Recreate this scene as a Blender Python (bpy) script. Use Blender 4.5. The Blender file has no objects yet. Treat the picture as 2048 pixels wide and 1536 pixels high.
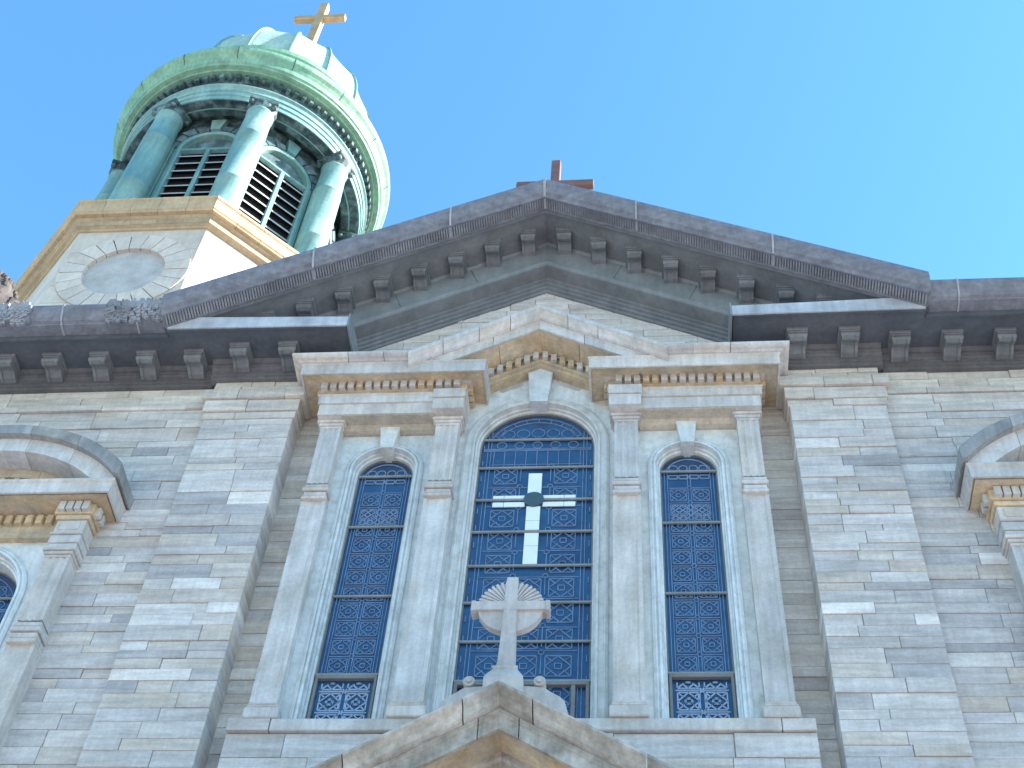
import bpy, bmesh, math, random
import numpy as np
from mathutils import Matrix, Vector

random.seed(7)
SC = bpy.context.scene
COL = SC.collection
R = math.radians

# ---------------------------------------------------------------- camera
CAM = dict(f=2800.0, pos=(1.4349, -12.5968, 1.6), yaw=-0.148, pitch=0.909, roll=0.0939)
def cam_axes():
    cy, sy = math.cos(CAM['yaw']), math.sin(CAM['yaw'])
    cp, sp = math.cos(CAM['pitch']), math.sin(CAM['pitch'])
    f = Vector((sy*cp, cy*cp, sp)); r = Vector((cy, -sy, 0)); u = r.cross(f)
    cr, sr = math.cos(CAM['roll']), math.sin(CAM['roll'])
    return r*cr+u*sr, u*cr-r*sr, f
_r, _u, _f = cam_axes()
cam_data = bpy.data.cameras.new('camera')
cam_data.sensor_width = 36.0
cam_data.lens = CAM['f']/2048*36.0
cam_data.clip_start = 0.1
cam_data.clip_end = 6000
cam = bpy.data.objects.new('camera', cam_data); COL.objects.link(cam)
m = Matrix((( _r.x, _u.x, -_f.x, CAM['pos'][0]), (_r.y, _u.y, -_f.y, CAM['pos'][1]), (_r.z, _u.z, -_f.z, CAM['pos'][2]), (0, 0, 0, 1)))
cam.matrix_world = m
SC.camera = cam
def project(p):
    d = Vector(p)-Vector(CAM['pos']); z = d.dot(_f)
    return 1024+CAM['f']*d.dot(_r)/z, 768-CAM['f']*d.dot(_u)/z

# ---------------------------------------------------------------- sky and sun
SUN_AZ, SUN_EL = R(8), R(28)         # plan angle from +x towards +y (behind the facade), elevation
sd = Vector((math.cos(SUN_EL)*math.cos(SUN_AZ), math.cos(SUN_EL)*math.sin(SUN_AZ), math.sin(SUN_EL)))
world = bpy.data.worlds.new('World'); SC.world = world; world.use_nodes = True
nt = world.node_tree; nt.nodes.clear()
wo = nt.nodes.new('ShaderNodeOutputWorld'); wb = nt.nodes.new('ShaderNodeBackground')
sky = nt.nodes.new('ShaderNodeTexSky'); sky.sky_type = 'NISHITA'; sky.sun_disc = False
sky.sun_elevation = SUN_EL; sky.sun_rotation = math.pi/2-SUN_AZ
sky.altitude = 0; sky.air_density = 2.0; sky.dust_density = 0.25; sky.ozone_density = 10.0
wb.inputs['Strength'].default_value = 0.12
wbal = nt.nodes.new('ShaderNodeVectorMath'); wbal.operation = 'MULTIPLY'; wbal.inputs[1].default_value = (.87, 1.045, 1.0)   # camera white balance, the same over the whole sky
nt.links.new(sky.outputs[0], wbal.inputs[0]); nt.links.new(wbal.outputs[0], wb.inputs[0]); nt.links.new(wb.outputs[0], wo.inputs[0])
sl = bpy.data.lights.new('sun', 'SUN'); sl.energy = 5.0; sl.angle = R(0.53); sl.color = (1.0, 0.915, 0.835)
so = bpy.data.objects.new('sun', sl); COL.objects.link(so)
so.rotation_euler = sd.to_track_quat('Z', 'Y').to_euler(); so.location = (40, -20, 60)
vs = SC.view_settings
vs.view_transform = 'Standard'; vs.look = 'None'; vs.exposure = 1.75; vs.gamma = 1.0; vs.use_curve_mapping = False

# ---------------------------------------------------------------- materials
def nd(nt, t, **kw):
    n = nt.nodes.new(t)
    for k, v in kw.items(): setattr(n, k, v)
    return n
def make_mat(name, base, rough=.8, metal=0., var=.25, scale=(1.5, 1.5, 1.5), fine=18., fine_var=.12, alt=None, alt_amt=.5, alt_scale=1.2,
             streak=0., bump=.15, bump_scale=40., spec=.4, vein=0., vein_col=(.2, .2, .22)):
    """colour = tint attribute x base, mottled by large and fine noise, blotched towards a second colour, streaked down the face"""
    M = bpy.data.materials.new(name); M.use_nodes = True; t = M.node_tree; t.nodes.clear()
    L = t.links.new
    out = nd(t, 'ShaderNodeOutputMaterial'); P = nd(t, 'ShaderNodeBsdfPrincipled')
    L(P.outputs[0], out.inputs[0])
    at = nd(t, 'ShaderNodeAttribute', attribute_name='tint')
    geo = nd(t, 'ShaderNodeNewGeometry')
    off = nd(t, 'ShaderNodeVectorMath', operation='SCALE'); off.inputs[0].default_value = (37., 17., 53.); L(at.outputs['Alpha'], off.inputs['Scale'])
    pos = nd(t, 'ShaderNodeVectorMath', operation='ADD'); L(geo.outputs['Position'], pos.inputs[0]); L(off.outputs[0], pos.inputs[1])
    def noise(vec, sc, det=4., rg=.55):
        n = nd(t, 'ShaderNodeTexNoise'); n.inputs['Scale'].default_value = sc; n.inputs['Detail'].default_value = det; n.inputs['Roughness'].default_value = rg
        L(vec, n.inputs['Vector']); return n.outputs['Fac']
    def scaled(vec, s):
        v = nd(t, 'ShaderNodeVectorMath', operation='MULTIPLY'); L(vec, v.inputs[0]); v.inputs[1].default_value = s; return v.outputs[0]
    def rng(x, a, b, lo, hi):
        r = nd(t, 'ShaderNodeMapRange'); L(x, r.inputs[0])
        for i, q in enumerate((a, b, lo, hi)): r.inputs[i+1].default_value = q
        return r.outputs[0]
    def mul(a, b):
        v = nd(t, 'ShaderNodeMath', operation='MULTIPLY'); L(a, v.inputs[0]); L(b, v.inputs[1]); return v.outputs[0]
    def mix(fac, a, b):
        x = nd(t, 'ShaderNodeMix', data_type='RGBA'); L(fac, x.inputs['Factor']) if not isinstance(fac, float) else setattr(x.inputs['Factor'], 'default_value', fac)
        for s, q in ((6, a), (7, b)):
            if isinstance(q, tuple): x.inputs[s].default_value = (*q, 1)
            else: L(q, x.inputs[s])
        return x.outputs[2]
    big = rng(noise(scaled(pos.outputs[0], scale), 1.6), .3, .7, 1-var, 1+var)
    sm = rng(noise(pos.outputs[0], fine, 5., .65), .3, .7, 1-fine_var, 1+fine_var)
    k = mul(big, sm)
    if streak:
        k = mul(k, rng(noise(scaled(pos.outputs[0], (5., 5., .45)), 2.2, 5., .6), .35, .75, 1.05, 1-streak))
    col = base
    if alt: col = mix(rng(noise(pos.outputs[0], alt_scale, 5., .6), .45, .68, 0., alt_amt), base, alt)
    if isinstance(col, tuple):
        c0 = nd(t, 'ShaderNodeRGB'); c0.outputs[0].default_value = (*col, 1); col = c0.outputs[0]
    if vein:
        w = noise(scaled(pos.outputs[0], (1.3, 1.3, 5.5)), 2.6, 6., .7)
        w2 = rng(w, .44, .5, 0., 1.); w3 = rng(w, .5, .56, 1., 0.)
        col = mix(rng(mul(w2, w3), 0., 1., 0., vein), col, vein_col)
    x = nd(t, 'ShaderNodeMix', data_type='RGBA', blend_type='MULTIPLY'); x.inputs['Factor'].default_value = 1
    L(col, x.inputs[6]); L(at.outputs['Color'], x.inputs[7])
    h = nd(t, 'ShaderNodeVectorMath', operation='SCALE'); L(x.outputs[2], h.inputs[0]); L(k, h.inputs['Scale'])
    L(h.outputs[0], P.inputs['Base Color'])
    P.inputs['Roughness'].default_value = rough; P.inputs['Metallic'].default_value = metal
    P.inputs['Specular IOR Level'].default_value = spec
    if bump:
        b = nd(t, 'ShaderNodeBump'); b.inputs['Strength'].default_value = bump; b.inputs['Distance'].default_value = .012
        L(noise(pos.outputs[0], bump_scale, 6., .65), b.inputs['Height']); L(b.outputs[0], P.inputs['Normal'])
    return M

MAT = {}
MAT['stone'] = make_mat('marble_ashlar', (1, 1, 1), .82, var=.2, scale=(.8, .8, 6.), fine=26, fine_var=.10, alt=(.84, .73, .64), alt_amt=.4, alt_scale=.8, streak=.12, bump=.5, bump_scale=22, vein=.22, vein_col=(.62, .62, .66))
MAT['trim'] = make_mat('carved_marble', (.575, .54, .528), .78, var=.16, fine=24, fine_var=.1, alt=(.46, .40, .325), alt_amt=.5, alt_scale=1.7, streak=.22, bump=.3, bump_scale=30)
MAT['stain_bounce'] = make_mat('stain_bounce_marble', (.55, .425, .285), .8, var=.25, fine=20, fine_var=.14, alt=(.48, .43, .36), alt_amt=.9, alt_scale=1.9, streak=.2, bump=.3)  # brown ageing stain, plus warm ground bounce put into the colour
MAT['mortar'] = make_mat('grey_mortar', (.46, .44, .43), .95, var=.2, fine=40, bump=.3)
MAT['shade_metal'] = make_mat('weathered_shade_metal', (.09, .10, .122), .62, var=.2, fine=14, fine_var=.1, alt=(.12, .122, .135), alt_amt=.6, alt_scale=1.4, streak=.15, bump=.12, bump_scale=14)  # cornice metal darkened for the soffit shade; also serves the dark sheet joints
MAT['crown_metal'] = make_mat('weathered_lead_crown', (.19, .195, .235), .55, var=.2, scale=(1.6, 1.6, 6), fine=16, fine_var=.14, alt=(.27, .275, .31), alt_amt=.7, alt_scale=2.2, streak=.25, bump=.2, bump_scale=18)
MAT['frieze_metal'] = make_mat('grey_painted_frieze', (.215, .235, .25), .6, var=.14, fine=14, fine_var=.07, streak=.16, bump=.06, bump_scale=9)
MAT['brown_metal'] = make_mat('brown_grey_architrave', (.135, .133, .142), .7, var=.2, fine=16, streak=.15, bump=.15)
MAT['rake_metal'] = make_mat('ribbed_grey_architrave', (.19, .195, .21), .65, var=.2, fine=16, streak=.12, bump=.12)
MAT['flashing'] = make_mat('pale_lead_flashing', (.50, .51, .55), .5, var=.2, fine=12, alt=(.33, .33, .37), alt_amt=.6, alt_scale=3., streak=.2, bump=.15, bump_scale=12)
MAT['seam'] = make_mat('pale_lead_seam', (.36, .365, .40), .55, var=.2, bump=0)
MAT['rake_soffit'] = make_mat('weathered_grey_soffit', (.175, .185, .20), .62, var=.2, fine=14, fine_var=.1, alt=(.19, .19, .20), alt_amt=.6, alt_scale=1.4, streak=.12, bump=.12, bump_scale=14)
MAT['stain_bounce_grey'] = make_mat('grey_stain_bounce_marble', (.46, .39, .315), .8, var=.25, fine=20, fine_var=.14, alt=(.36, .31, .26), alt_amt=.7, alt_scale=2.4, streak=.2, bump=.3)  # greyer copy: brown stain with less of the painted warm bounce
MAT['boss'] = make_mat('dark_green_boss', (.055, .10, .125), .5, var=.1, bump=0)
MAT['leaf_metal'] = make_mat('weathered_leaf_metal', (.26, .27, .305), .6, var=.3, fine=16, fine_var=.2, bump=.2)
MAT['paint'] = make_mat('flaking_pale_blue_paint', (.64, .655, .66), .6, var=.12, scale=(3, 3, 1), fine=22, fine_var=.08, alt=(.40, .40, .36), alt_amt=.55, alt_scale=6., streak=.12, bump=.15, bump_scale=30)
MAT['bronze'] = make_mat('bronze_window_frame', (.19, .185, .18), .5, var=.15, bump=.05)
MAT['bar'] = make_mat('lead_saddle_bar', (.25, .265, .27), .5, var=.15, bump=.05)
MAT['came'] = make_mat('lead_came', (.15, .24, .40), .55, var=.2, fine=6, fine_var=.25, bump=0)
MAT['came_bright'] = make_mat('lead_came_polished', (.30, .40, .56), .5, var=.15, bump=0)
MAT['came_mid'] = make_mat('lead_came_grey', (.20, .285, .43), .55, var=.2, bump=0)
MAT['opal'] = make_mat('white_opal_glass', (.78, .84, .86), .3, var=.05, fine_var=.03, bump=0)
MAT['copper'] = make_mat('verdigris_copper', (.205, .40, .275), .6, var=.22, fine=12, fine_var=.12, alt=(.30, .47, .33), alt_amt=.8, alt_scale=.9, streak=.28, bump=.1, bump_scale=10)
MAT['copper_sunlit'] = make_mat('sunlit_dome_copper', (.40, .53, .44), .55, var=.15, fine=8, fine_var=.1, alt=(.30, .48, .40), alt_amt=.7, alt_scale=.8, streak=.2, bump=.05)  # sunlight on the dome is put into this lighter copper colour
MAT['copper_teal'] = make_mat('teal_copper', (.17, .325, .32), .55, var=.15, scale=(1.5, 1.5, .5), fine=10, fine_var=.1, alt=(.33, .49, .43), alt_amt=.7, alt_scale=.7, streak=.25, bump=.1, bump_scale=10)
MAT['copper_dark'] = make_mat('blackened_copper', (.05, .085, .095), .6, var=.4, fine=6, fine_var=.3, alt=(.24, .36, .36), alt_amt=.8, alt_scale=3.2, streak=.4, bump=.2, bump_scale=9)
MAT['copper_mid'] = make_mat('dull_blue_copper', (.095, .15, .165), .6, var=.3, fine=6, fine_var=.2, alt=(.25, .35, .36), alt_amt=.8, alt_scale=2.2, streak=.35, bump=.15, bump_scale=9)
MAT['louver'] = make_mat('louver_slat_paint', (.42, .42, .42), .6, var=.1, bump=.05)
MAT['tower_stone'] = make_mat('pale_limestone', (.65, .56, .48), .85, var=.10, fine=14, fine_var=.07, alt=(.50, .42, .35), alt_amt=.5, alt_scale=.7, streak=.1, bump=.2)
MAT['sandstone'] = make_mat('tan_sandstone', (.52, .40, .26), .85, var=.14, fine=14, fine_var=.1, alt=(.38, .30, .22), alt_amt=.6, alt_scale=1.1, streak=.15, bump=.3)
MAT['plaster'] = make_mat('grey_plaster_disc', (.53, .50, .49), .85, var=.06, fine_var=.04, streak=.1, bump=.08)
MAT['gold'] = make_mat('gilded_metal', (.62, .40, .20), .45, metal=.35, var=.15, fine=8, alt=(.40, .22, .12), alt_amt=.6, alt_scale=4, bump=.05)
MAT['rust'] = make_mat('red_brown_metal', (.20, .105, .09), .6, var=.2, fine=10, bump=.08)
MAT['brown_stone'] = make_mat('brown_rough_stone', (.085, .075, .072), .9, var=.35, fine=9, fine_var=.3, bump=.6, bump_scale=12)
MAT['porch'] = make_mat('porch_marble', (.47, .45, .425), .82, var=.25, fine=18, fine_var=.16, alt=(.23, .205, .18), alt_amt=.85, alt_scale=2.0, streak=.35, bump=.4, bump_scale=24)
MAT['roof'] = make_mat('slate_roof', (.10, .10, .115), .8, var=.2, bump=.2)
MAT['ground'] = make_mat('pale_concrete_ground', (.38, .352, .325), .9, var=.15, scale=(.3, .3, .3), fine=3, bump=.1)
MAT['dark'] = make_mat('dark_interior', (.012, .013, .016), .9, var=0., fine_var=0., bump=0)
def glass_mat():
    M = bpy.data.materials.new('stained_glass_sky_blue'); M.use_nodes = True; t = M.node_tree
    P = t.nodes['Principled BSDF']
    geo = nd(t, 'ShaderNodeNewGeometry'); n = nd(t, 'ShaderNodeTexNoise'); n.inputs['Scale'].default_value = 5.; n.inputs['Detail'].default_value = 3
    t.links.new(geo.outputs['Position'], n.inputs['Vector'])
    n2 = nd(t, 'ShaderNodeTexNoise'); n2.inputs['Scale'].default_value = 1.1; t.links.new(geo.outputs['Position'], n2.inputs['Vector'])
    ad = nd(t, 'ShaderNodeMath', operation='ADD'); t.links.new(n.outputs['Fac'], ad.inputs[0]); t.links.new(n2.outputs['Fac'], ad.inputs[1])
    cr = nd(t, 'ShaderNodeValToRGB'); t.links.new(ad.outputs[0], cr.inputs[0])
    mr = nd(t, 'ShaderNodeMapRange'); t.links.new(ad.outputs[0], mr.inputs[0])
    for i, q in enumerate((.7, 1.3, 0, 1)): mr.inputs[i+1].default_value = q
    t.links.new(mr.outputs[0], cr.inputs[0])
    e = cr.color_ramp.elements; e[0].position = 0; e[0].color = (.012, .04, .112, 1); e[1].position = 1; e[1].color = (.024, .09, .205, 1)  # blue of the reflected sky put into the base colour
    t.links.new(cr.outputs[0], P.inputs['Base Color']); P.inputs['Roughness'].default_value = .12; P.inputs['IOR'].default_value = 1.7
    b = nd(t, 'ShaderNodeBump'); b.inputs['Strength'].default_value = .25; b.inputs['Distance'].default_value = .02
    n3 = nd(t, 'ShaderNodeTexNoise'); n3.inputs['Scale'].default_value = 9.; t.links.new(geo.outputs['Position'], n3.inputs['Vector'])
    t.links.new(n3.outputs['Fac'], b.inputs['Height']); t.links.new(b.outputs[0], P.inputs['Normal'])
    return M
MAT['glass'] = glass_mat()

# ---------------------------------------------------------------- mesh helpers
WHITE = (1., 1., 1., .5)
def jit(c=(1., 1., 1.), a=.06):
    k = 1+random.uniform(-a, a); w = random.uniform(-a*.35, a*.35)
    return (c[0]*k*(1+w), c[1]*k, c[2]*k*(1-w), random.random())
_BOXF = None
def _box_topology():
    idx = {}
    n = 0
    for sx in (0, 1):
        for sy in (0, 1):
            for sz in (0, 1):
                for a in (0, 1, 2): idx[(sx, sy, sz, a)] = n; n += 1
    fs = []
    for a in range(3):
        o = [i for i in range(3) if i != a]
        for s in (0, 1):
            q = []
            for (u, v) in ((0, 0), (1, 0), (1, 1), (0, 1)):
                k = [0, 0, 0]; k[a] = s; k[o[0]] = u; k[o[1]] = v; q.append(idx[(*k, a)])
            fs.append(q)
    for c in range(3):
        a, b = [i for i in range(3) if i != c]
        for sa in (0, 1):
            for sb in (0, 1):
                q = []
                for (t, ax) in ((0, a), (0, b), (1, b), (1, a)):
                    k = [0, 0, 0]; k[a] = sa; k[b] = sb; k[c] = t; q.append(idx[(*k, ax)])
                fs.append(q)
    for sx in (0, 1):
        for sy in (0, 1):
            for sz in (0, 1): fs.append([idx[(sx, sy, sz, a)] for a in range(3)])
    # orient outwards on a reference cube
    P = [None]*24
    for k, i in idx.items():
        P[i] = np.array([(k[j]*2-1)*(1. if j == k[3] else .8) for j in range(3)])
    out = []
    for q in fs:
        p = [P[i] for i in q]; nrm = np.cross(p[1]-p[0], p[2]-p[0])
        out.append(q if nrm @ sum(p) > 0 else q[::-1])
    return idx, out
BIDX, BFACES = _box_topology()

class MB:
    def __init__(s): s.v = []; s.f = []; s.t = []; s.cur = WHITE
    def add(s, vs, fs):
        i = len(s.v); s.v += [tuple(p) for p in vs]
        for f in fs: s.f.append([i+k for k in f]); s.t.append(s.cur)
        return s
    def box(s, x0, x1, y0, y1, z0, z1, c=.006):
        lo, hi = (x0, y0, z0), (x1, y1, z1)
        c = min(c, .45*min(x1-x0, y1-y0, z1-z0))
        vs = [None]*24
        for (sx, sy, sz, a), i in BIDX.items():
            k = (sx, sy, sz)
            vs[i] = tuple((hi[j] if k[j] else lo[j])+(0 if j == a else (-c if k[j] else c)) for j in range(3))
        return s.add(vs, BFACES)
    def prism(s, pts0, pts1, cap=True):
        """two matching closed rings of 3-D points joined"""
        n = len(pts0); fs = [[i, (i+1) % n, n+(i+1) % n, n+i] for i in range(n)]
        if cap: fs += [list(range(n))[::-1], list(range(n, 2*n))]
        return s.add(list(pts0)+list(pts1), fs)
    def prism_x(s, prof, x0, x1, slope=0.):
        return s.prism([(x0, y, z-slope*abs(x0)) for y, z in prof], [(x1, y, z-slope*abs(x1)) for y, z in prof])
    def prism_y(s, prof, y0, y1):
        return s.prism([(x, y0, z) for x, z in prof], [(x, y1, z) for x, z in prof])
    def prism_z(s, prof, z0, z1):
        return s.prism([(x, y, z0) for x, y in prof], [(x, y, z1) for x, y in prof])
    def rings(s, rings, closed_ring=True, closed_path=False, cap=False):
        n = len(rings[0]); m = len(rings); vs = [p for r in rings for p in r]; fs = []
        for j in range(m if closed_path else m-1):
            a, b = j*n, ((j+1) % m)*n
            for i in range(n if closed_ring else n-1):
                fs.append([a+i, a+(i+1) % n, b+(i+1) % n, b+i])
        if cap: fs += [list(range(n))[::-1], list(range((m-1)*n, m*n))]
        return s.add(vs, fs)
    def sweep(s, prof, path):
        """closed profile (d outwards, z) swept along a plan polyline with mitred corners; outward is to the right of travel"""
        rs = []
        for i, p in enumerate(path):
            ns = []
            for a, b in ((i-1, i), (i, i+1)):
                if 0 <= a and b < len(path):
                    dx, dy = path[b][0]-path[a][0], path[b][1]-path[a][1]; l = math.hypot(dx, dy); ns.append((dy/l, -dx/l))
            if len(ns) == 1: nx, ny = ns[0]
            else:
                nx, ny = ns[0][0]+ns[1][0], ns[0][1]+ns[1][1]; l2 = (nx*nx+ny*ny)/2; nx, ny = nx/l2, ny/l2
            rs.append([(p[0]+nx*d, p[1]+ny*d, z) for d, z in prof])
        return s.rings(rs, cap=True)
    def lathe(s, prof, cx, cy, n=32, closed=False):
        rs = [[(cx+r*math.cos(2*math.pi*i/n), cy+r*math.sin(2*math.pi*i/n), z) for r, z in prof] for i in range(n)]
        return s.rings(rs, closed_ring=closed, closed_path=True)
    def build(s, name, mat, parent=None, smooth=False, label=None, kind=None, recalc=True, matrix=None):
        me = bpy.data.meshes.new(name)
        me.from_pydata(s.v, [], s.f)
        if matrix is not None: me.transform(matrix)
        at = me.attributes.new('tint', 'FLOAT_COLOR', 'CORNER')
        cols = np.repeat(np.array(s.t, dtype=np.float32), [len(f) for f in s.f], axis=0) if s.f else np.zeros((0, 4), np.float32)
        at.data.foreach_set('color', cols.ravel())
        if recalc:
            bm = bmesh.new(); bm.from_mesh(me); bmesh.ops.recalc_face_normals(bm, faces=bm.faces); bm.to_mesh(me); bm.free()
        me.materials.append(MAT[mat])
        if smooth: me.shade_smooth() if hasattr(me, 'shade_smooth') else None
        o = bpy.data.objects.new(name, me); COL.objects.link(o)
        if parent is not None: o.parent = parent
        if label: o['label'] = label
        if kind: o['kind'] = kind
        return o
def linked(src, name, parent, loc=(0, 0, 0), rz=0., scale=None):
    o = bpy.data.objects.new(name, src if isinstance(src, bpy.types.Mesh) else src.data); COL.objects.link(o)
    o.parent = parent; o.location = loc; o.rotation_euler = (0, 0, rz)
    if scale: o.scale = scale
    return o
def thing(name, label, cat, loc=(0, 0, 0), group=None):
    o = bpy.data.objects.new(name, None); COL.objects.link(o); o.location = loc; o.empty_display_size = .3
    o['label'] = label; o['category'] = cat
    if group: o['group'] = group
    return o
def tag(o, label, cat, group=None):
    o['label'] = label; o['category'] = cat
    if group: o['group'] = group
    return o
def arc_pts(xc, zc, r, a0, a1, n):
    return [(xc+r*math.cos(a0+(a1-a0)*i/n), zc+r*math.sin(a0+(a1-a0)*i/n)) for i in range(n+1)]
def arch_frame(mb, xc, zs, zbot, prof, n=36):
    """closed profile (radius, y) carried up one jamb, round the arch and down the other"""
    rs = []
    rs.append([(xc-r, y, zbot) for r, y in prof])
    for i in range(n+1):
        a = math.pi*(1-i/n); rs.append([(xc+r*math.cos(a), y, zs+r*math.sin(a)) for r, y in prof])
    rs.append([(xc+r, y, zbot) for r, y in prof])
    mb.rings(rs, cap=True)
def arch_panel(mb, xc, zs, r, x0, x1, zbot, ztop, y0, y1, n=30):
    """wall panel with an arched opening: ztop is a function of x"""
    xs = sorted({x0, x1}|{xc-r*math.cos(math.pi*i/n) for i in range(n+1) if x0 < xc-r*math.cos(math.pi*i/n) < x1})
    lo = lambda x, left: zbot if abs(x-xc) >= r-1e-9 else zs+math.sqrt(max(0, r*r-(x-xc)**2))
    for a, b in zip(xs, xs[1:]):
        mid = (a+b)/2
        la, lb = (zbot, zbot) if abs(mid-xc) > r else (zs+math.sqrt(max(0, r*r-(a-xc)**2)), zs+math.sqrt(max(0, r*r-(b-xc)**2)))
        mb.prism([(a, y0, la), (b, y0, lb), (b, y0, ztop(b)), (a, y0, ztop(a))], [(a, y1, la), (b, y1, lb), (b, y1, ztop(b)), (a, y1, ztop(a))])

# ================================================================= the setting
g = MB(); g.add([(-2500, -2500, 0), (2500, -2500, 0), (2500, 2500, 0), (-2500, 2500, 0)], [[0, 1, 2, 3]])
go = g.build('ground', 'ground', recalc=False); go['kind'] = 'structure'

# ================================================================= the church
church = thing('church', 'grey marble church front with dark metal gable cornice and blue arched windows', 'church')
WY, PY, RY, DY = -.23, -.33, .05, -.25      # faces: side walls, wide pilasters, recess, window pedestal
S_R, S_G = .549, .585                       # slopes of the great gable and of the window gable
XA = 7.25                                   # centre of the side windows

core = MB()
for s in (-1, 1):
    a, b = sorted((s*4.78, s*(XA-1.1))); core.box(a, b, WY+.02, 1.2, 0, 17.9, 0)
    a, b = sorted((s*(XA+1.1), s*13)); core.box(a, b, WY+.02, 1.2, 0, 17.9, 0)
    a, b = sorted((s*(XA-1.1), s*(XA+1.1))); core.box(a, b, WY+.02, 1.2, 14.5, 17.9, 0); core.box(a, b, WY+.02, 1.2, 0, 8.9, 0); core.box(a, b, .12, 1.2, 8.9, 14.5, 0)
core.box(-3.6, 3.6, RY+.02, 1.2, 0, 17.9, 0)
core.prism_y([(-4.5, 17.9), (4.5, 17.9), (4.5, 18.1), (0, 20.55), (-4.5, 18.1)], RY+.02, 1.2)
core.prism_y([(1.9, 17.64), (3.4, 17.64), (3.4, 18.2), (0, 20.06), (-3.4, 18.2), (-3.4, 17.64), (-1.9, 17.64), (0, 18.55)], -.145, RY+.1)
core.box(-3.24, 3.24, DY+.02, RY+.5, 0, 11.36, 0)
wall = core.build('wall', 'mortar', church)
body = MB(); body.box(-12.9, 12.9, 1.2, 45, 0, 17.8, 0)
body.build('nave_body', 'stone', church)

# ---- ashlar: every stone is a piece; the 300 that show largest are objects of their own
PAL = [((.50, .488, .475), 6), ((.455, .448, .445), 5), ((.40, .395, .40), 2.0), ((.55, .54, .525), 3.4), ((.67, .66, .64), .9), ((.51, .475, .43), 2.2), ((.34, .335, .345), .4), ((.48, .45, .41), 1.5)]
def stone_tint(z=0, warm=0.):
    c = random.choices([p[0] for p in PAL], [p[1] for p in PAL])[0]
    k = random.uniform(.93, 1.07); c = [v*k*w for v, w in zip(c, (1.125, 1.07, 1.065))]
    if z > 16.3: w = min(1, (z-16.3)*.8); t = (.66, .59, .54); c = [v*(1-.55*w)+q*.55*w for v, q in zip(c, t)]
    if warm: c = [v*(1-warm)+q*warm for v, q in zip(c, (.56, .49, .385))]
    return (*c, random.random())
STONES = []     # (area in view, box args, tint, owner)
def courses(z0, z1, lo=.125, hi=.245, seed=0):
    rr = random.Random(seed); z = z0; out = []
    while z < z1-.08:
        h = rr.uniform(lo, hi)
        if z1-z-h < .12: h = z1-z
        out.append((z, min(z+h, z1))); z += h
    return out
def ashlar(x0, x1, z0, z1, y, owner, seed, lmin=.45, lmax=1.5, back=.25, skip=None, warm=0., ztop=None, lo=.125, hi=.245):
    rr = random.Random(seed+1)
    for (a, b) in courses(z0, z1, lo, hi, seed):
        x = x0-rr.uniform(0, .01); first = True
        while x < x1-.01:
            L = rr.uniform(lmin, lmax)*(.8 if first else 1); first = False
            if x1-x-L < .22: L = x1-x
            e = min(x+L, x1); xx0 = max(x, x0); x = e
            if skip and skip(xx0, e, a, b): continue
            if ztop and a > max(ztop(xx0), ztop(e), ztop(0) if xx0*e < 0 else 0): continue
            j = .0026; p = rr.uniform(-.007, .007) if rr.random() < .85 else rr.uniform(.008, .018)
            bx = (xx0+j, e-j, y-p, y+back, a+j*.8, b-j*.8)
            q = [project((X, y, Z)) for X in (bx[0], bx[1]) for Z in (bx[4], bx[5])]
            px = [min(max(u, 0), 2048) for u, v in q]; py = [min(max(v, 0), 1536) for u, v in q]
            STONES.append(((max(px)-min(px))*(max(py)-min(py)), bx, stone_tint((a+b)/2, warm), owner))
pil = {}
for s in (-1, 1):
    c = MB(); a, b = sorted((s*3.52, s*4.77)); c.box(a, b, PY+.03, .3, 0, 17.75, 0)
    pil[s] = c.build('pilaster', 'mortar', church, label='broad stone pilaster left of the triple window' if s < 0 else 'broad stone pilaster right of the triple window')
    a, b = sorted((s*3.49, s*4.80)); ashlar(a, b, 7.2, 16.85, PY, pil[s], 100+s, .4, 1.25, .4)
    # capital bands, stepping out towards the top
    for k, (za, zb, d) in enumerate(((16.85, 16.99, .025), (17.0, 17.24, .05), (17.25, 17.45, .11))):
        a, b = sorted((s*(3.49-d), s*(4.80+d*.9)))
        ashlar(a, b, za, zb, PY-d*.8, pil[s], 200+k*7+s, .5, .95, .45, warm=.25, lo=zb-za, hi=zb-za)
    a, b = sorted((s*3.49, s*4.80)); ashlar(a, b, 17.46, 17.74, PY, pil[s], 230+s, .35, .9, .4, warm=.35, lo=.12, hi=.16)
    # side wall
    sk = lambda xa, xb, za, zb: (min(abs(xa), abs(xb)) > XA-1.42 and max(abs(xa), abs(xb)) < XA+1.42 and zb < 14.9)
    X0, X1 = sorted((s*4.815, s*11.5))
    # keep the joints off the window surround: lay the wall in two fields
    ashlar(*sorted((s*4.815, s*(XA-1.3))), 7.2, 14.7, WY, wall, 300+s, .45, 1.2)
    ashlar(*sorted((s*(XA+1.3), s*11.5)), 7.2, 14.7, WY, wall, 320+s, .6, 1.5)
    ashlar(X0, X1, 14.7, 16.80, WY, wall, 340+s, .5, 1.4)
    for k, (za, zb, d) in enumerate(((16.80, 16.97, .02), (16.98, 17.20, .0), (17.21, 17.33, .03), (17.34, 17.70, 0.))):
        ashlar(X0, X1, za, zb, WY-d, wall, 360+k*9+s, .5, 1.3, warm=.12 if k < 3 else .3, lo=min(.2, zb-za), hi=min(.2, zb-za))
    # strip of recessed wall beside the window
    ashlar(*sorted((s*2.95, s*3.53)), 7.2, 17.7, RY, wall, 400+s, .55, .9, warm=.3 if s > 0 else .22)
for s in (-1, 1):
    a, b = (-3.25, -2.765) if s < 0 else (2.885, 3.25); ashlar(a, b, 11.362, 11.527, -.305, wall, 425+s, .4, .6, back=.35, lo=.165, hi=.165)
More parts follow.
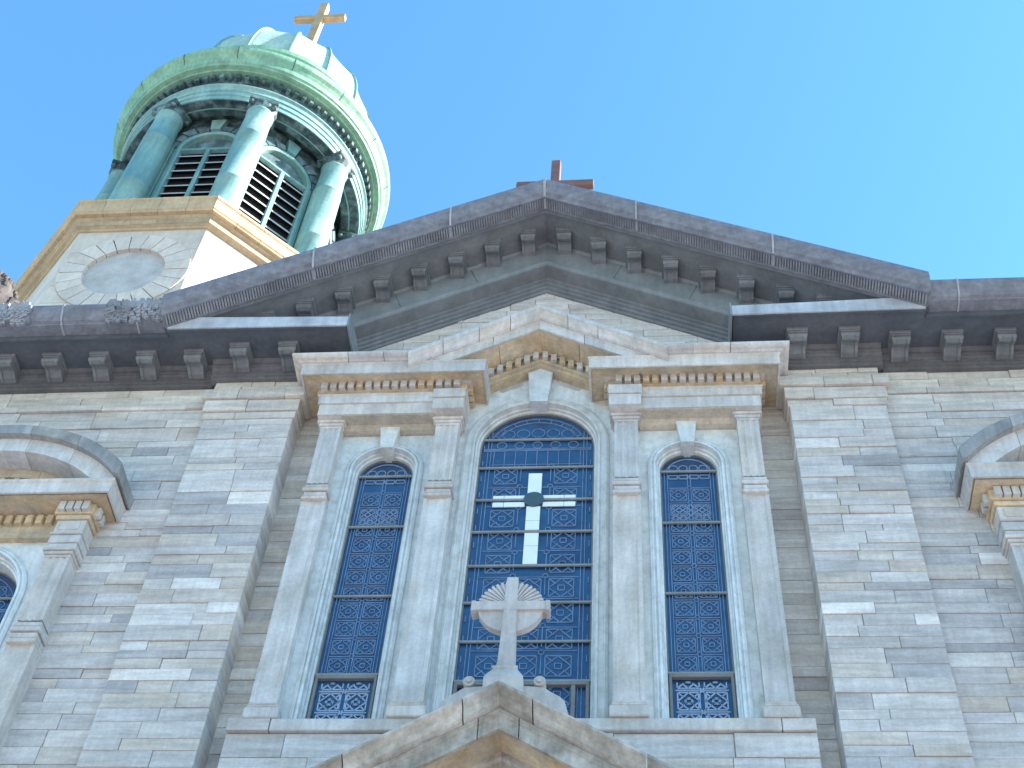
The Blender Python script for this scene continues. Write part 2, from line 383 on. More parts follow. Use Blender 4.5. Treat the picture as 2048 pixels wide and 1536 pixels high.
# pedestal under the triple window, and the field above it under the gable
ashlar(-3.25, 3.25, 7.2, 11.355, DY, wall, 430, .5, 1.35)
_near = lambda xa, xb: 0 if xa*xb < 0 else min(abs(xa), abs(xb))
ashlar(-3.45, 3.45, 17.64, 20.5, -.165, wall, 440, .4, 1.1, back=.4, ztop=lambda x: 20.16-S_R*abs(x), skip=lambda xa, xb, za, zb: za < 18.06-S_G*_near(xa, xb), lo=.13, hi=.2)
STONES.sort(key=lambda q: -q[0])
rest = {}
for i, (area, bx, tint, owner) in enumerate(STONES):
    if i < 300:
        mb = MB(); mb.cur = tint; mb.box(*bx, c=.005); mb.build('stone', 'stone', owner, recalc=False)
    else:
        mb = rest.setdefault(owner.name, (MB(), owner))[0]; mb.cur = tint; mb.box(*bx, c=.007)
for nm, (mb, owner) in rest.items(): mb.build('small_stones', 'stone', owner, recalc=False, kind='stuff')

# ---- metal cornices -------------------------------------------------------
def modillion_mesh():
    mb = MB()
    mb.box(-.15, .15, -.755, -.34, -.045, .06, .008)          # cap plate
    mb.box(-.128, .128, -.735, -.34, -.075, -.046, .006)
    prof = [(-.715, -.076), (-.72, -.12), (-.70, -.165), (-.655, -.18), (-.61, -.165), (-.57, -.135), (-.52, -.13), (-.47, -.15), (-.42, -.175), (-.34, -.185), (-.34, -.076)]
    mb.prism_x(prof, -.108, .108)
    for x0, x1 in ((-.118, -.075), (.075, .118)):             # raised scroll sides
        mb.prism_x([(y-.012 if z < -.1 else y, z-.014 if z < -.1 else z) for y, z in prof], x0, x1)
    n = 12
    ring = [(-.695+.04*math.cos(2*math.pi*i/n), -.125+.04*math.sin(2*math.pi*i/n)) for i in range(n)]
    mb.prism_x(ring, -.13, .13)
    return mb
_mo = modillion_mesh().build('modillion', 'rake_soffit', church); MODM = _mo.data
bpy.data.objects.remove(_mo)
_mo = modillion_mesh().build('modillion', 'rake_soffit', church); MODR = _mo.data
bpy.data.objects.remove(_mo)

def wall_profile(dy):
    fr = [(.1, 17.70), (-.29+dy, 17.70), (-.29+dy, 17.755), (-.315+dy, 17.76), (-.315+dy, 17.815), (-.34+dy, 17.82), (-.34+dy, 17.865), (-.37+dy, 17.885), (-.37+dy, 17.90), (-.40+dy, 17.91), (-.40+dy, 17.96), (-.45+dy, 18.0), (-.45+dy, 18.03), (.1, 18.03)]
    so_ = [(-.0, 18.005), (-.985+dy, 18.005), (-.985+dy, 17.97), (-1.02+dy, 17.97), (-1.02+dy, 18.10), (-.0, 18.10)]
    return fr, so_
def crown_profile(y, z, lip=True):
    # y: outermost face, z: top edge
    return [(y+.36, z-.30), (y+.16, z-.285), (y+.155, z-.262), (y+.11, z-.245), (y+.075, z-.205), (y+.05, z-.155), (y+.015, z-.10), (y+.0, z-.085), (y, z), (y+.06, z+.012), (y+.5, z+.05), (y+.5, z-.2)]
for s in (-1, 1):
    side = 'left' if s < 0 else 'right'
    fr, sf = wall_profile(0)
    a, b = sorted((s*4.85, s*13))
    co = MB(); co.prism_x(fr, a, b); cor = co.build('cornice', 'brown_metal', church, label='dark wall cornice with brackets %s of the gable' % side)
    q = MB(); q.prism_x(sf, *sorted((s*5.452, s*13))); q.build('soffit', 'shade_metal', cor)
    q = MB(); q.prism_x(crown_profile(-1.36, 18.36), *sorted((s*5.46, s*13))); q.build('crown_moulding', 'crown_metal', cor)
    for k in range(11): linked(MODM, 'modillion', cor, (s*(5.12+.725*k), 0.0, 18.0))
    for k, x in enumerate((5.9, 7.05, 8.6, 10.2)):            # seams across the crown
        q = MB(); q.prism_x([(y-.012, z+(.004 if z > 18.2 else -.012)) for y, z in crown_profile(-1.36, 18.36)], s*x-.012, s*x+.012); q.build('seam', 'seam', cor)
    # the return of the pediment over the broad pilaster
    fr, sf = wall_profile(-.1)
    a, b = sorted((s*3.40, s*4.875))
    co = MB(); co.prism_x(fr, a, b); ret = co.build('cornice_return', 'brown_metal', church, label='bracketed cornice return at the %s foot of the gable' % side)
    q = MB(); q.prism_x(sf, *sorted((s*2.78, s*5.45))); q.build('soffit', 'shade_metal', ret)
    fp = [(-1.14, 17.965), (-1.14, 18.175), (-1.10, 18.22), (-.30, 18.36), (-.30, 18.11), (-1.115, 18.11), (-1.115, 17.965)]
    q = MB(); q.prism([(s*2.76, y, z) for y, z in fp], [(s*5.44, y, z+(.03 if z < 18 else .10)) for y, z in fp]); q.build('fascia', 'flashing', ret)
    q = MB(); a, b = sorted((s*2.735, s*2.762)); q.prism_x([(-1.15, 17.95), (-1.15, 18.24), (-.2, 18.32), (-.2, 17.95)], a, b); q.build('end_board', 'frieze_metal', ret)
    for x in (3.68, 4.41): linked(MODM, 'modillion', ret, (s*x, -.1, 18.0))
    # raking cornice
    def rake(prof, xa, xb):
        mb = MB(); mb.prism_x(prof, s*xa, s*xb, S_R); return mb
    rk = rake([(-.4, 21.09), (-1.13, 21.09), (-1.13, 21.0), (-1.09, 21.0), (-1.09, 21.05), (-.4, 21.05)], 0, 5.42).build('raking_cornice', 'rake_soffit', church, label='%s slope of the dark bracketed gable cornice' % side)
    rake([(-1.10, 21.05), (-1.36, 21.075), (-1.375, 21.10), (-1.42, 21.125), (-1.455, 21.19), (-1.475, 21.25), (-1.5, 21.275), (-1.5, 21.38), (-1.44, 21.40), (-.9, 21.44), (-.9, 21.1)], 0, 5.5).build('crown_moulding', 'crown_metal', rk)
    bd = MB()                                                  # bead row under the crown
    for i in range(145):
        x = .03+i*.0375; x2 = x+.02
        za, zb = 21.064-S_R*x, 21.064-S_R*x2
        q4 = [(s*x, -1.345, za), (s*x2, -1.345, zb), (s*x2, -1.15, zb-.012), (s*x, -1.15, za-.012)]
        bd.prism([(p[0], p[1], p[2]-.018) for p in q4], [(p[0], p[1], p[2]+.02) for p in q4])
    bd.build('bead_moulding', 'leaf_metal', rk)
    for y, z in ((-1.352, 21.07), (-1.148, 21.045)):
        rake([(y-.012, z-.034), (y+.012, z-.034), (y+.012, z+.02), (y-.012, z+.02)], 0, 5.47).build('bead_edge', 'crown_metal', rk)
    for x in (1.43, 3.42):
        q = MB(); pr = [(-1.10, 21.03), (-1.37, 21.055), (-1.43, 21.11), (-1.47, 21.19), (-1.49, 21.245), (-1.515, 21.27), (-1.515, 21.385), (-1.44, 21.415), (-1.0, 21.44), (-1.0, 21.1)]
        q.prism_x(pr, *sorted((s*x, s*(x+.026)), key=abs), S_R); q.build('seam', 'seam', rk)
    fz = rake([(-.48, 21.08), (-.48, 20.49), (-.1, 20.49), (-.1, 21.08)], 0, 4.35).build('frieze', 'frieze_metal', rk)
    rake([(-.455, 21.07), (-.515, 21.07), (-.515, 21.03), (-.481, 21.0), (-.455, 21.0)], 0, 4.6).build('bed_moulding', 'frieze_metal', rk)
    rake([(-.40, 20.488), (-.525, 20.488), (-.525, 20.455), (-.50, 20.43), (-.50, 20.385), (-.40, 20.385)], 0, 4.3).build('fillet', 'frieze_metal', rk)
    rake([(-.30, 20.384), (-.49, 20.384), (-.49, 20.37), (-.30, 20.33)], 0, 4.25).build('dark_band', 'rake_soffit', rk)
    ar = []
    for k in range(5):
        y = -.335+.035*k; z = 20.40-.066*k; ar += [(y, z), (y, z-.056)]
    rake([(.0, 20.40)]+ar+[(.0, 20.05)], 0, 3.95).build('architrave', 'rake_metal', rk)
    for x in (1.05, 2.2, 3.2):                                 # joints of the frieze sheets
        q = MB(); z = 20.49-S_R*x; w = .006
        q.prism([(s*x-w, -.4815, z+.0), (s*x+w, -.4815, z), (s*(x+.18)+w, -.4815, z+.5), (s*(x+.18)-w, -.4815, z+.5)][::1], [(s*x-w, -.47, z), (s*x+w, -.47, z), (s*(x+.18)+w, -.47, z+.5), (s*(x+.18)-w, -.47, z+.5)]); q.build('joint', 'shade_metal', rk)
    for k in range(9): linked(MODR, 'modillion', rk, (s*(.29+.555*k), -.12, 21.05-S_R*(.29+.555*k)), scale=(.9, 1, 1))
# leaf work on the crown at the left
lf = MB(); rr = random.Random(4)
for (xa, xb, n) in ((-6.35, -5.46, 190), (-8.45, -7.55, 190)):
    for i in range(n):
        x = rr.uniform(xa, xb); t = rr.random(); y = float(np.interp(t, [0, .35, .7, 1], [-1.215, -1.29, -1.35, -1.375])); z = 18.09+.25*t
        a = rr.uniform(-.6, .6); w = rr.uniform(.02, .04); h = rr.uniform(.06, .12); ca, sa = math.cos(a), math.sin(a)
        pts = [(-w, 0, -h*.5), (w, 0, -h*.5), (w*.6, -.035, h*.5), (-w*.6, -.035, h*.5)]
        top = [(x+p[0]*ca+p[2]*sa, y-.03+p[1]*.8, z-p[0]*sa+p[2]*ca) for p in pts]
        bot = [(p[0], p[1]+.05, p[2]+.01) for p in top]
        lf.prism(top, bot)
lf.build('leaf_ornament', 'leaf_metal', church, label='ragged leaf ornament on the left crown moulding', kind='stuff')
# apex pieces: crown cover and roof
q = MB(); q.prism_x([(-1.11, 21.03), (-1.37, 21.055), (-1.47, 21.19), (-1.515, 21.27), (-1.515, 21.385), (-1.4, 21.42), (-1.1, 21.44)], -.02, .02, S_R); q.build('apex_cover', 'seam', church)
rf = MB(); 
for s in (-1, 1): rf.prism([(0, -.9, 21.36), (0, 45, 21.36), (0, 45, 21.44), (0, -.9, 21.44)], [(s*5.7, -.9, 21.36-S_R*5.7), (s*5.7, 45, 21.36-S_R*5.7), (s*5.7, 45, 21.44-S_R*5.7), (s*5.7, -.9, 21.44-S_R*5.7)])
for s in (-1, 1): rf.box(*sorted((s*5.3, s*13)), -.9, 45, 18.12, 18.30, 0)
rf.prism_y([(-5.2, 18.0), (5.2, 18.0), (0, 20.9)], .9, 44.9)
rf.build('roof', 'roof', church)

# ---- carved triple window surround ----------------------------------------
sur = MB(); sur.box(-2.76, 2.88, -.30, RY+.02, 11.365, 11.53, .01)
surround = sur.build('window_surround', 'trim', church, label='carved marble surround of the triple window')
q = MB()
for (a, b) in ((-3.25, -1.9), (-1.88, -.6), (-.58, .7), (.72, 2.0), (2.02, 3.25)):
    pass
TRIMT = lambda: jit((1, 1, 1), .09)
def piece(name, mat, parent, fn, **kw):
    mb = MB(); mb.cur = TRIMT(); fn(mb); return mb.build(name, mat, parent, **kw)
def flute_plan(x0, x1, yf, yb, n=3):
    w = x1-x0; mgn = .03; pts = [(x0, yb), (x0, yf)]
    fw = (w-2*mgn)/n
    for i in range(n):
        a = x0+mgn+i*fw+.012; b = a+fw-.024; m_ = (a+b)/2
        pts += [(a, yf), (a+.012, yf+.012), (m_, yf+.017), (b-.012, yf+.012), (b, yf)]
    return pts+[(x1, yf), (x1, yb)]
def small_pilaster(x0, x1, yf, yb, zb, zring0, zring1, ztop, parent, plinth=True, base_h=.22):
    """x0<x1; lower shaft, ring block, fluted upper part, capital"""
    p = piece('small_pilaster', 'trim', parent, lambda m: m.prism_z([(x0-.02, yb), (x0-.02, yf+.04), (x0+.03, yf+.04), (x0+.045, yf+.055), (x1-.045, yf+.055), (x1-.03, yf+.04), (x1+.02, yf+.04), (x1+.02, yb)], zb+base_h, zring0))
    def rings(m):
        for k, (z, h, d) in enumerate(((0, .05, .012), (.06, .075, -.005), (.145, .055, .02), (.21, .06, .0))):
            t = (zring1-zring0)/.3; m.box(x0-.012-d, x1+.012+d, yf-d-.008, yb, zring0+z*t, zring0+(z+h)*t, .012)
    piece('ring_block', 'trim', p, rings)
    piece('fluted_shaft', 'trim', p, lambda m: m.prism_z(flute_plan(x0, x1, yf, yb), zring1, ztop-.14))
    def cap(m):
        m.box(x0-.01, x1+.01, yf-.012, yb, ztop-.14, ztop-.10, .006); m.box(x0-.03, x1+.03, yf-.035, yb, ztop-.098, ztop-.05, .01); m.box(x0-.055, x1+.055, yf-.06, yb, ztop-.048, ztop, .008)
    piece('capital', 'trim', p, cap)
    if plinth:
        piece('plinth', 'trim', p, lambda m: m.box(x0-.06, x1+.06, yf+.02, yb, zb, zb+base_h-.07, .012))
        piece('base_moulding', 'trim', p, lambda m: (m.box(x0-.045, x1+.045, yf+.028, yb, zb+base_h-.068, zb+base_h-.03, .014), m.box(x0-.03, x1+.03, yf+.036, yb, zb+base_h-.028, zb+base_h, .008)))
    return p
DENT = MB().box(-.045, .045, -.055, .05, -.075, .075, .008)
_d = DENT.build('dentil', 'trim', surround, recalc=False); DENTM = _d.data; bpy.data.objects.remove(_d)
_d = DENT.build('dentil', 'stain_bounce', surround, recalc=False); DENTS = _d.data; bpy.data.objects.remove(_d)
def dentil(parent, x, y, z, rz=0., sc=1., stain_bounce=False):
    return linked(DENTS if stain_bounce else DENTM, 'dentil', parent, (x, y, z), rz, (sc, 1, sc) if sc != 1 else None)
for s in (-1, 1):
    o_ = sorted((s*2.75, s*3.04)); small_pilaster(*o_, -.34, .04, 11.53, 15.12, 15.44, 16.715, surround)
    i_ = sorted((s*1.08, s*1.40)); small_pilaster(*i_, -.36, .02, 11.53, 15.12, 15.44, 16.715, surround)
    # entablature block
    def path(off=0.): 
        P = [(-3.09-off, .04), (-3.09-off, -.48-off), (-1.03+off, -.48-off), (-1.03+off, -.10)]
        return P if s < 0 else [(-x, y) for x, y in P[::-1]]
    nm = 'left' if s < 0 else 'right'
    ent = piece('entablature', 'trim', surround, lambda m: m.sweep([(0, 16.72), (0, 16.945), (-.3, 16.945), (-.3, 16.72)], path()), label='dentilled entablature block over the %s side window' % nm)
    piece('upper_band', 'trim', ent, lambda m: m.sweep([(.025, 16.948), (.025, 17.09), (.045, 17.10), (.045, 17.125), (-.3, 17.125), (-.3, 16.948)], path()))
    a, b = sorted((s*1.01, s*1.455)); piece('ressaut', 'trim', ent, lambda m: (m.box(a, b, -.565, -.2, 16.716, 16.94, .008), m.box(a-.012, b+.012, -.59, -.2, 16.946, 17.13, .01)))
    piece('frieze', 'stain_bounce', ent, lambda m: m.sweep([(.0, 17.126), (.0, 17.2), (.03, 17.215), (.03, 17.365), (.06, 17.38), (.06, 17.4), (-.3, 17.4), (-.3, 17.126)], path()))
    piece('corona', 'trim', ent, lambda m: m.sweep([(.08, 17.335), (.27, 17.31), (.27, 17.285), (.295, 17.285), (.295, 17.47), (.315, 17.485), (.315, 17.515), (.0, 17.515), (.0, 17.335)], path()))
    piece('soffit', 'stain_bounce', ent, lambda m: m.sweep([(.05, 17.375), (.262, 17.322), (.262, 17.306), (.05, 17.34)], path()))
    sp = [(-3.09, .04), (-3.09, -.48), (-1.845, -.48)]; sp = sp if s < 0 else [(-x, y) for x, y in sp[::-1]]
    for k in range(3):   # the cyma in lengths
        if k == 0: P = sp[:2]+[(-2.72, -.48)] if s < 0 else [(2.72, -.48)]+sp[1:]
        elif k == 1: P = [(-2.712, -.48), (-2.2, -.48)] if s < 0 else [(2.2, -.48), (2.712, -.48)]
        else: P = [(-2.192, -.48), (-1.845, -.48)] if s < 0 else [(1.845, -.48), (2.192, -.48)]
        piece('cyma', 'trim', ent, lambda m: m.sweep([(.30, 17.517), (.33, 17.52), (.355, 17.532), (.40, 17.538), (.425, 17.55), (.44, 17.56), (.44, 17.605), (.2, 17.62), (.0, 17.62), (.0, 17.517)], P))
    n = 16
    for k in range(n): dentil(ent, s*(3.06-k*.1275), -.535 if k < 13 or k > 15 else -.535, 17.29, stain_bounce=k in (4, 11, 12))
    for k in range(3):
        dentil(ent, s*3.135, -.40+k*.14, 17.29, math.pi/2, stain_bounce=True); dentil(ent, s*.985, -.42+k*.12, 17.29, math.pi/2, stain_bounce=True)
    # raking gable pieces, laid in lengths with joints
    X = [0., .42, .86, 1.36, 1.842]
    for k in range(4):
        xa, xb = X[k]+(.004 if k else 0), X[k+1]-.004
        piece('gable_cyma', 'trim', ent, lambda m: m.prism_x([(-.77, 18.452), (-.80, 18.455), (-.83, 18.47), (-.86, 18.52), (-.90, 18.56), (-.925, 18.575), (-.925, 18.66), (-.8, 18.675), (-.05, 18.70), (-.05, 18.452)], s*xa, s*xb, S_G))
    X = [0., .66, 1.55]
    for k in range(2):
        xa, xb = X[k]+(.004 if k else 0), X[k+1]-.004
        piece('gable_corona', 'trim', ent, lambda m: m.prism_x([(-.73, 18.285), (-.73, 18.27), (-.765, 18.27), (-.765, 18.41), (-.785, 18.425), (-.785, 18.45), (.0, 18.45), (.0, 18.285)], s*xa, s*xb, S_G))
    X = [0., .58, 1.2]
    for k in range(2):
        xa, xb = X[k]+(.004 if k else 0), X[k+1]-.004
        piece('gable_soffit', 'stain_bounce', ent, lambda m: m.prism_x([(-.725, 18.284), (-.34, 18.275), (-.34, 18.22), (-.375, 18.215), (-.375, 18.255), (-.725, 18.268)], s*xa, s*xb, S_G))
    piece('gable_bed', 'stain_bounce', ent, lambda m: m.prism_x([(-.33, 18.28), (-.33, 18.085), (-.355, 18.08), (-.355, 18.03), (-.31, 18.02), (-.31, 17.97), (-.05, 17.97), (-.05, 18.28)], 0, s*1.05, S_G))
    for k in range(8): dentil(ent, s*(.07+k*.128), -.365, 18.155-S_G*(.07+k*.128), sc=.95, stain_bounce=k in (2, 3))
# little dark comb standing for the shaded dentils under the right slope
cb = MB()
for k in range(9): x = 1.02+.052*k; z = 18.24-S_G*x; cb.box(x, x+.026, -.62, -.57, z-.09, z+.03, .003)
cb.build('dentil_comb', 'bronze', surround, recalc=False)
# spandrel panels, arch mouldings and keystones round the three lights
def light(xc, half, zs, zbot, xl, xr, ztop, ypan, parent, key, big):
    pan = piece('spandrel', 'paint', parent, lambda m: arch_panel(m, xc, zs, half+.12, xl, xr, zbot, ztop, ypan, .02))
    w = .2 if big else .155
    prof = [(half+w, ypan+.03), (half+w, ypan-.025), (half+w-.035, ypan-.045), (half+w-.05, ypan-.045), (half+w-.055, ypan-.03), (half+.085, ypan-.03), (half+.08, ypan-.055), (half+.05, ypan-.055), (half+.045, ypan+.03), (half+.025, ypan+.035), (half+.02, ypan+.075), (half-.002, ypan+.085), (half-.004, .03), (half+w, .03)]
    piece('arch_moulding', 'paint', parent, lambda m: arch_frame(m, xc, zs, zbot, prof))
    kb, kt, z0, z1 = key
    kprof = [(xc-kb, z0), (xc+kb, z0), (xc+kt, z1), (xc-kt, z1)]
    k = piece('keystone', 'paint', parent, lambda m: m.prism_y(kprof, ypan-.12, .0))
    return pan
light(0, .8, 16.40, 11.53, -1.10, 1.10, lambda x: 18.25-S_G*abs(x), -.14, surround, (.125, .20, 17.2, 18.13), True)
# sunk panels in the big spandrel
for s in (-1, 1):
    piece('sunk_panel', 'trim', surround, lambda m: m.prism_y([(s*.26, 17.72), (s*.55, 17.56), (s*.60, 17.62), (s*.62, 17.66), (s*.26, 17.87)], -.148, -.13))
for s in (-1, 1):
    light(s*2.0635, .385, 15.86, 11.53, *sorted((s*1.38, s*2.78)), lambda x: 16.74, -.16, surround, (.085, .15, 16.22, 16.735), False)
    a, b = sorted((s*1.42, s*2.74)); piece('lintel_soffit', 'stain_bounce_grey', surround, lambda m: m.box(a, b, -.475, -.1, 16.60, 16.715, .01) if False else m.prism_x([(-.46, 16.719), (-.46, 16.70), (-.30, 16.69), (-.25, 16.62), (-.2, 16.60), (-.1, 16.60), (-.1, 16.719)], a, b))

# ---- windows ----------------------------------------------------------------
class Came:
    def __init__(s, inside, y=-.014, w=.013): s.mb = MB(); s.inside = inside; s.y = y; s.w = w
    def line(s, x0, z0, x1, z1, w=None):
        n = max(1, int(math.hypot(x1-x0, z1-z0)/.07))
        if n > 1 and not (s.inside(x0, z0) and s.inside(x1, z1)):
            for i in range(n):
                a, b = i/n, (i+1)/n; s._seg(x0+(x1-x0)*a, z0+(z1-z0)*a, x0+(x1-x0)*b, z0+(z1-z0)*b, w)
        else: s._seg(x0, z0, x1, z1, w)
    def _seg(s, x0, z0, x1, z1, w):
        if not (s.inside(x0, z0) and s.inside(x1, z1)): return
        w = (w or s.w)/2; L = math.hypot(x1-x0, z1-z0)
        if L < 1e-6: return
        nx, nz = -(z1-z0)/L*w, (x1-x0)/L*w; y = s.y
        s.mb.cur = (1, 1, 1, random.random())
        s.mb.add([(x0+nx, y+.012, z0+nz), (x0+nx*.6, y, z0+nz*.6), (x0-nx*.6, y, z0-nz*.6), (x0-nx, y+.012, z0-nz), (x1+nx, y+.012, z1+nz), (x1+nx*.6, y, z1+nz*.6), (x1-nx*.6, y, z1-nz*.6), (x1-nx, y+.012, z1-nz)],
                 [[0, 1, 5, 4], [1, 2, 6, 5], [2, 3, 7, 6]])
    def poly(s, pts, closed=True, w=None):
        for a, b in zip(pts, pts[1:]+(pts[:1] if closed else [])): s.line(*a, *b, w)
    def circle(s, x, z, r, n=14, a0=0, a1=2*math.pi):
        p = [(x+r*math.cos(a0+(a1-a0)*i/n), z+r*math.sin(a0+(a1-a0)*i/n)) for i in range(n+1)]
        s.poly(p, False)
    def motif(s, x, z, a, inner=True):
        h = a/2; s.poly([(x-h, z-h), (x+h, z-h), (x+h, z+h), (x-h, z+h)])
        s.poly([(x, z-h), (x+h, z), (x, z+h), (x-h, z)])
        if inner: q = a*.13; s.poly([(x-q, z-q), (x+q, z-q), (x+q, z+q), (x-q, z+q)]); s.line(x-h, z-h, x-q*1.6, z-q*1.6); s.line(x+h, z+h, x+q*1.6, z+q*1.6); s.line(x+h, z-h, x+q*1.6, z-q*1.6); s.line(x-h, z+h, x-q*1.6, z+q*1.6)
def window(xc, half, zs, zbars, y, parent, big, vent=True, cross=False, label=None, zbot=11.52, bars=True):
    apex = zs+half
    def inarch(x, z, mrg=.012): return abs(x-xc) <= half-mrg and (z <= zs or math.hypot(x-xc, z-zs) <= half-mrg)
    fr = MB(); arch_frame(fr, xc, zs, zbot, [(half+.01, y-.03), (half-.022, y-.03), (half-.022, y+.06), (half+.01, y+.06)])
    win = fr.build('window', 'bronze', parent, label=label)
    lev = [zbot]+sorted(zbars)+[apex]
    for k, (za, zb) in enumerate(zip(lev, lev[1:])):
        mb = MB()
        if zb <= zs+1e-6:
            mb.box(xc-half, xc+half, y, y+.02, za+.006, zb-.006, .003)
        else:
            N = 18; pts = []
            zlo = za+.006; zhi = zb-.006
            wd = lambda z: half if z <= zs else math.sqrt(max(0., half*half-(z-zs)**2))
            zz = [zlo+(zhi-zlo)*i/N for i in range(N+1)]
            pts = [(xc+wd(z), z) for z in zz]+[(xc-wd(z), z) for z in zz[::-1]]
            if wd(zhi) < 1e-3: pts.pop(N)
            mb.prism_y(pts, y, y+.02)
        mb.build('pane', 'glass', win)
    if bars:
        for z in zbars:
            wd = half if z <= zs else math.sqrt(max(0., half*half-(z-zs)**2))
            b = MB(); b.box(xc-wd, xc+wd, y-.05, y-.016, z-.016, z+.016, .006); b.build('glazing_bar', 'bar', win, recalc=False)
    # lead cames
    c = Came(inarch, y-.014)
    if big:
        for sx in (-1, 1):
            for xb in (.645, .69): c.line(xc+sx*xb, zbot, xc+sx*xb, zs+math.sqrt(max(0, half*half-xb*xb)) if xb < half else zs)
            z = zbot
            while z < zs:   # zigzag border
                x0, x1 = xc+sx*.70, xc+sx*.79; c.poly([(x1, z), (x0+sx*.005, z+.08), (x1, z+.16)], False); c.line(x0, z+.24, x1, z+.24); c.line(x0+sx*.045, z+.1, x0+sx*.045, z+.2); z += .32
        top = zbars[-2] if not cross else 15.98
        z = zbot+.16; row = 0
        while z < top-.05:
            for x in (-.41, 0, .41):
                if cross and abs(x) < .1 and z > 14.0: continue
                c.motif(xc+x, z, .31)
            for x in (-.205, .205): c.circle(xc+x, z+.21, .035, 8); c.line(xc+x, z-.12, xc+x, z+.17)
            c.line(xc-.63, z+.185, xc+.63, z+.185) if row % 2 else c.line(xc-.63, z+.235, xc+.63, z+.235)
            z += .42; row += 1
        # upright pieces and arch flowers
        for i in range(9):
            x = xc-.6+.15*i; c.line(x, zbars[-2]+.03, x, zbars[-1]-.22) if not cross or True else None
        c.line(xc-.75, zbars[-1]-.2, xc+.75, zbars[-1]-.2, .02); c.line(xc-.75, zbars[-1]-.17, xc+.75, zbars[-1]-.17, .016)
        for i in range(5): c.circle(xc-.5+.25*i, zbars[-1]-.09, .07, 10)
        for x in (-.42, -.21, 0, .21, .42): c.circle(xc+x, zbars[-1]+.14+.03*(1-abs(x)*2), .095, 8, -.2, math.pi*2-.2)
        c.circle(xc, zs, .62, 26, .35, math.pi-.35); c.circle(xc, zs, .70, 26, .33, math.pi-.33)
        for i in range(9): a = .5+i*(math.pi-1.)/8; c.line(xc+.62*math.cos(a), zs+.62*math.sin(a), xc+.79*math.cos(a), zs+.79*math.sin(a))
    else:
        for sx in (-1, 1):
            for xb in (.285, .325): c.line(xc+sx*xb, zbars[0]+.03, xc+sx*xb, zs+.1)
            c.line(xc+sx*.02, zbars[0]+.03, xc+sx*.02, zs)
        z = zbars[0]+.16; row = 0
        while z < zbars[-1]-.2:
            for x in (-.15, .15): c.motif(xc+x, z, .215)
            c.line(xc-.27, z+.14, xc-.03, z+.14); c.line(xc+.03, z+.14, xc+.27, z+.14); c.poly([(xc-.04, z+.145), (xc, z+.105), (xc+.04, z+.145), (xc, z+.185)])
            z += .29
        c2 = Came(inarch, y-.016, .016); z = zbars[-2]+.06
        while z < zbars[-2]+.34:
            for x in (-.2, -.1, 0, .1, .2): c2.poly([(xc+x, z), (xc+x+.05, z+.05), (xc+x, z+.1), (xc+x-.05, z+.05)])
            z += .1
        for i in range(4): c2.poly([(xc-.27+.14*i, zbars[-1]-.12), (xc-.15+.14*i, zbars[-1]-.12), (xc-.15+.14*i, zbars[-1]-.05), (xc-.27+.14*i, zbars[-1]-.05)])
        for x in (-.2, -.07, .07, .2): c2.circle(xc+x, zbars[-1]+.09, .06, 8)
        c2.circle(xc, zs, .30, 16, .2, math.pi-.2)
        c2.mb.build('upper_leading', 'came_mid', win, recalc=False, kind='stuff')
    c.mb.build('leading', 'came', win, recalc=False)
    if vent:   # hopper light at the foot with its own frame and bolder pattern
        zt = zbars[0]; vw = .035 if not big else .04
        hw = half-.015
        f = MB(); f.box(xc-hw, xc-hw+vw, y-.06, y, zbot, zt-.02, .005); f.box(xc+hw-vw, xc+hw, y-.06, y, zbot, zt-.02, .005); f.box(xc-hw, xc+hw, y-.065, y, zt-.075, zt-.018, .006)
        if big: f.box(xc+.575, xc+.625, y-.06, y, zbot, zt-.076, .005); f.box(xc-.625, xc-.575, y-.06, y, zbot, zt-.076, .005)
        f.build('hopper_frame', 'bronze', win, recalc=False)
        if not big:
            c3 = Came(lambda x, z: abs(x-xc) < half-.05 and z < zt-.08, y-.02, .02)
            z = 11.68
            for row in range(3):
                for x in (-.155, .155): c3.motif(xc+x, z, .25); c3.circle(xc+x, z, .045, 8)
                c3.poly([(xc-.045, z-.1), (xc, z-.15), (xc+.045, z-.1), (xc+.045, z+.1), (xc, z+.15), (xc-.045, z+.1)]); 
                c3.line(xc-.3, z+.155, xc+.3, z+.155); z += .31
            c3.mb.build('hopper_leading', 'came_bright', win, recalc=False)
    if cross:
        cr = MB(); cr.box(xc-.092, xc+.092, y-.03, y-.012, 15.49, 15.91, .003)
        cr.build('cross_pane', 'opal', win, recalc=False)
        for (a, b) in ((14.98, 15.25), (14.80, 14.972), (14.51, 14.745), (14.18, 14.502)):
            p = MB(); p.box(xc-.092, xc+.092, y-.03, y-.012, a, b, .003); p.build('cross_pane', 'opal', win, recalc=False)
        for (a, b) in ((-.55, -.405), (-.40, -.12), (.12, .40), (.405, .555)):
            for (za, zb) in ((15.405, 15.465), (15.25, 15.335)):
                p = MB(); p.box(xc+a, xc+b, y-.03, y-.012, za, zb, .003); p.build('cross_pane', 'opal', win, recalc=False)
        d = MB(); d.prism_y([(xc+.135*math.cos(2*math.pi*i/24), 15.37+.135*math.sin(2*math.pi*i/24)) for i in range(24)], y-.056, y-.012); d.build('cross_boss', 'boss', win)
    return win
CB = [12.274, 12.877, 13.509, 14.144, 14.761, 15.374, 16.021, 16.617]
window(0, .8, 16.40, CB, 0., church, True, cross=True, label='tall central arched window with a white cross in its blue glass')
for s in (-1, 1):
    window(s*2.0635, .385, 15.86, [12.38, 13.64, 14.888, 15.885], 0., church, False, label='narrow arched window %s of the central window' % ('left' if s < 0 else 'right'))

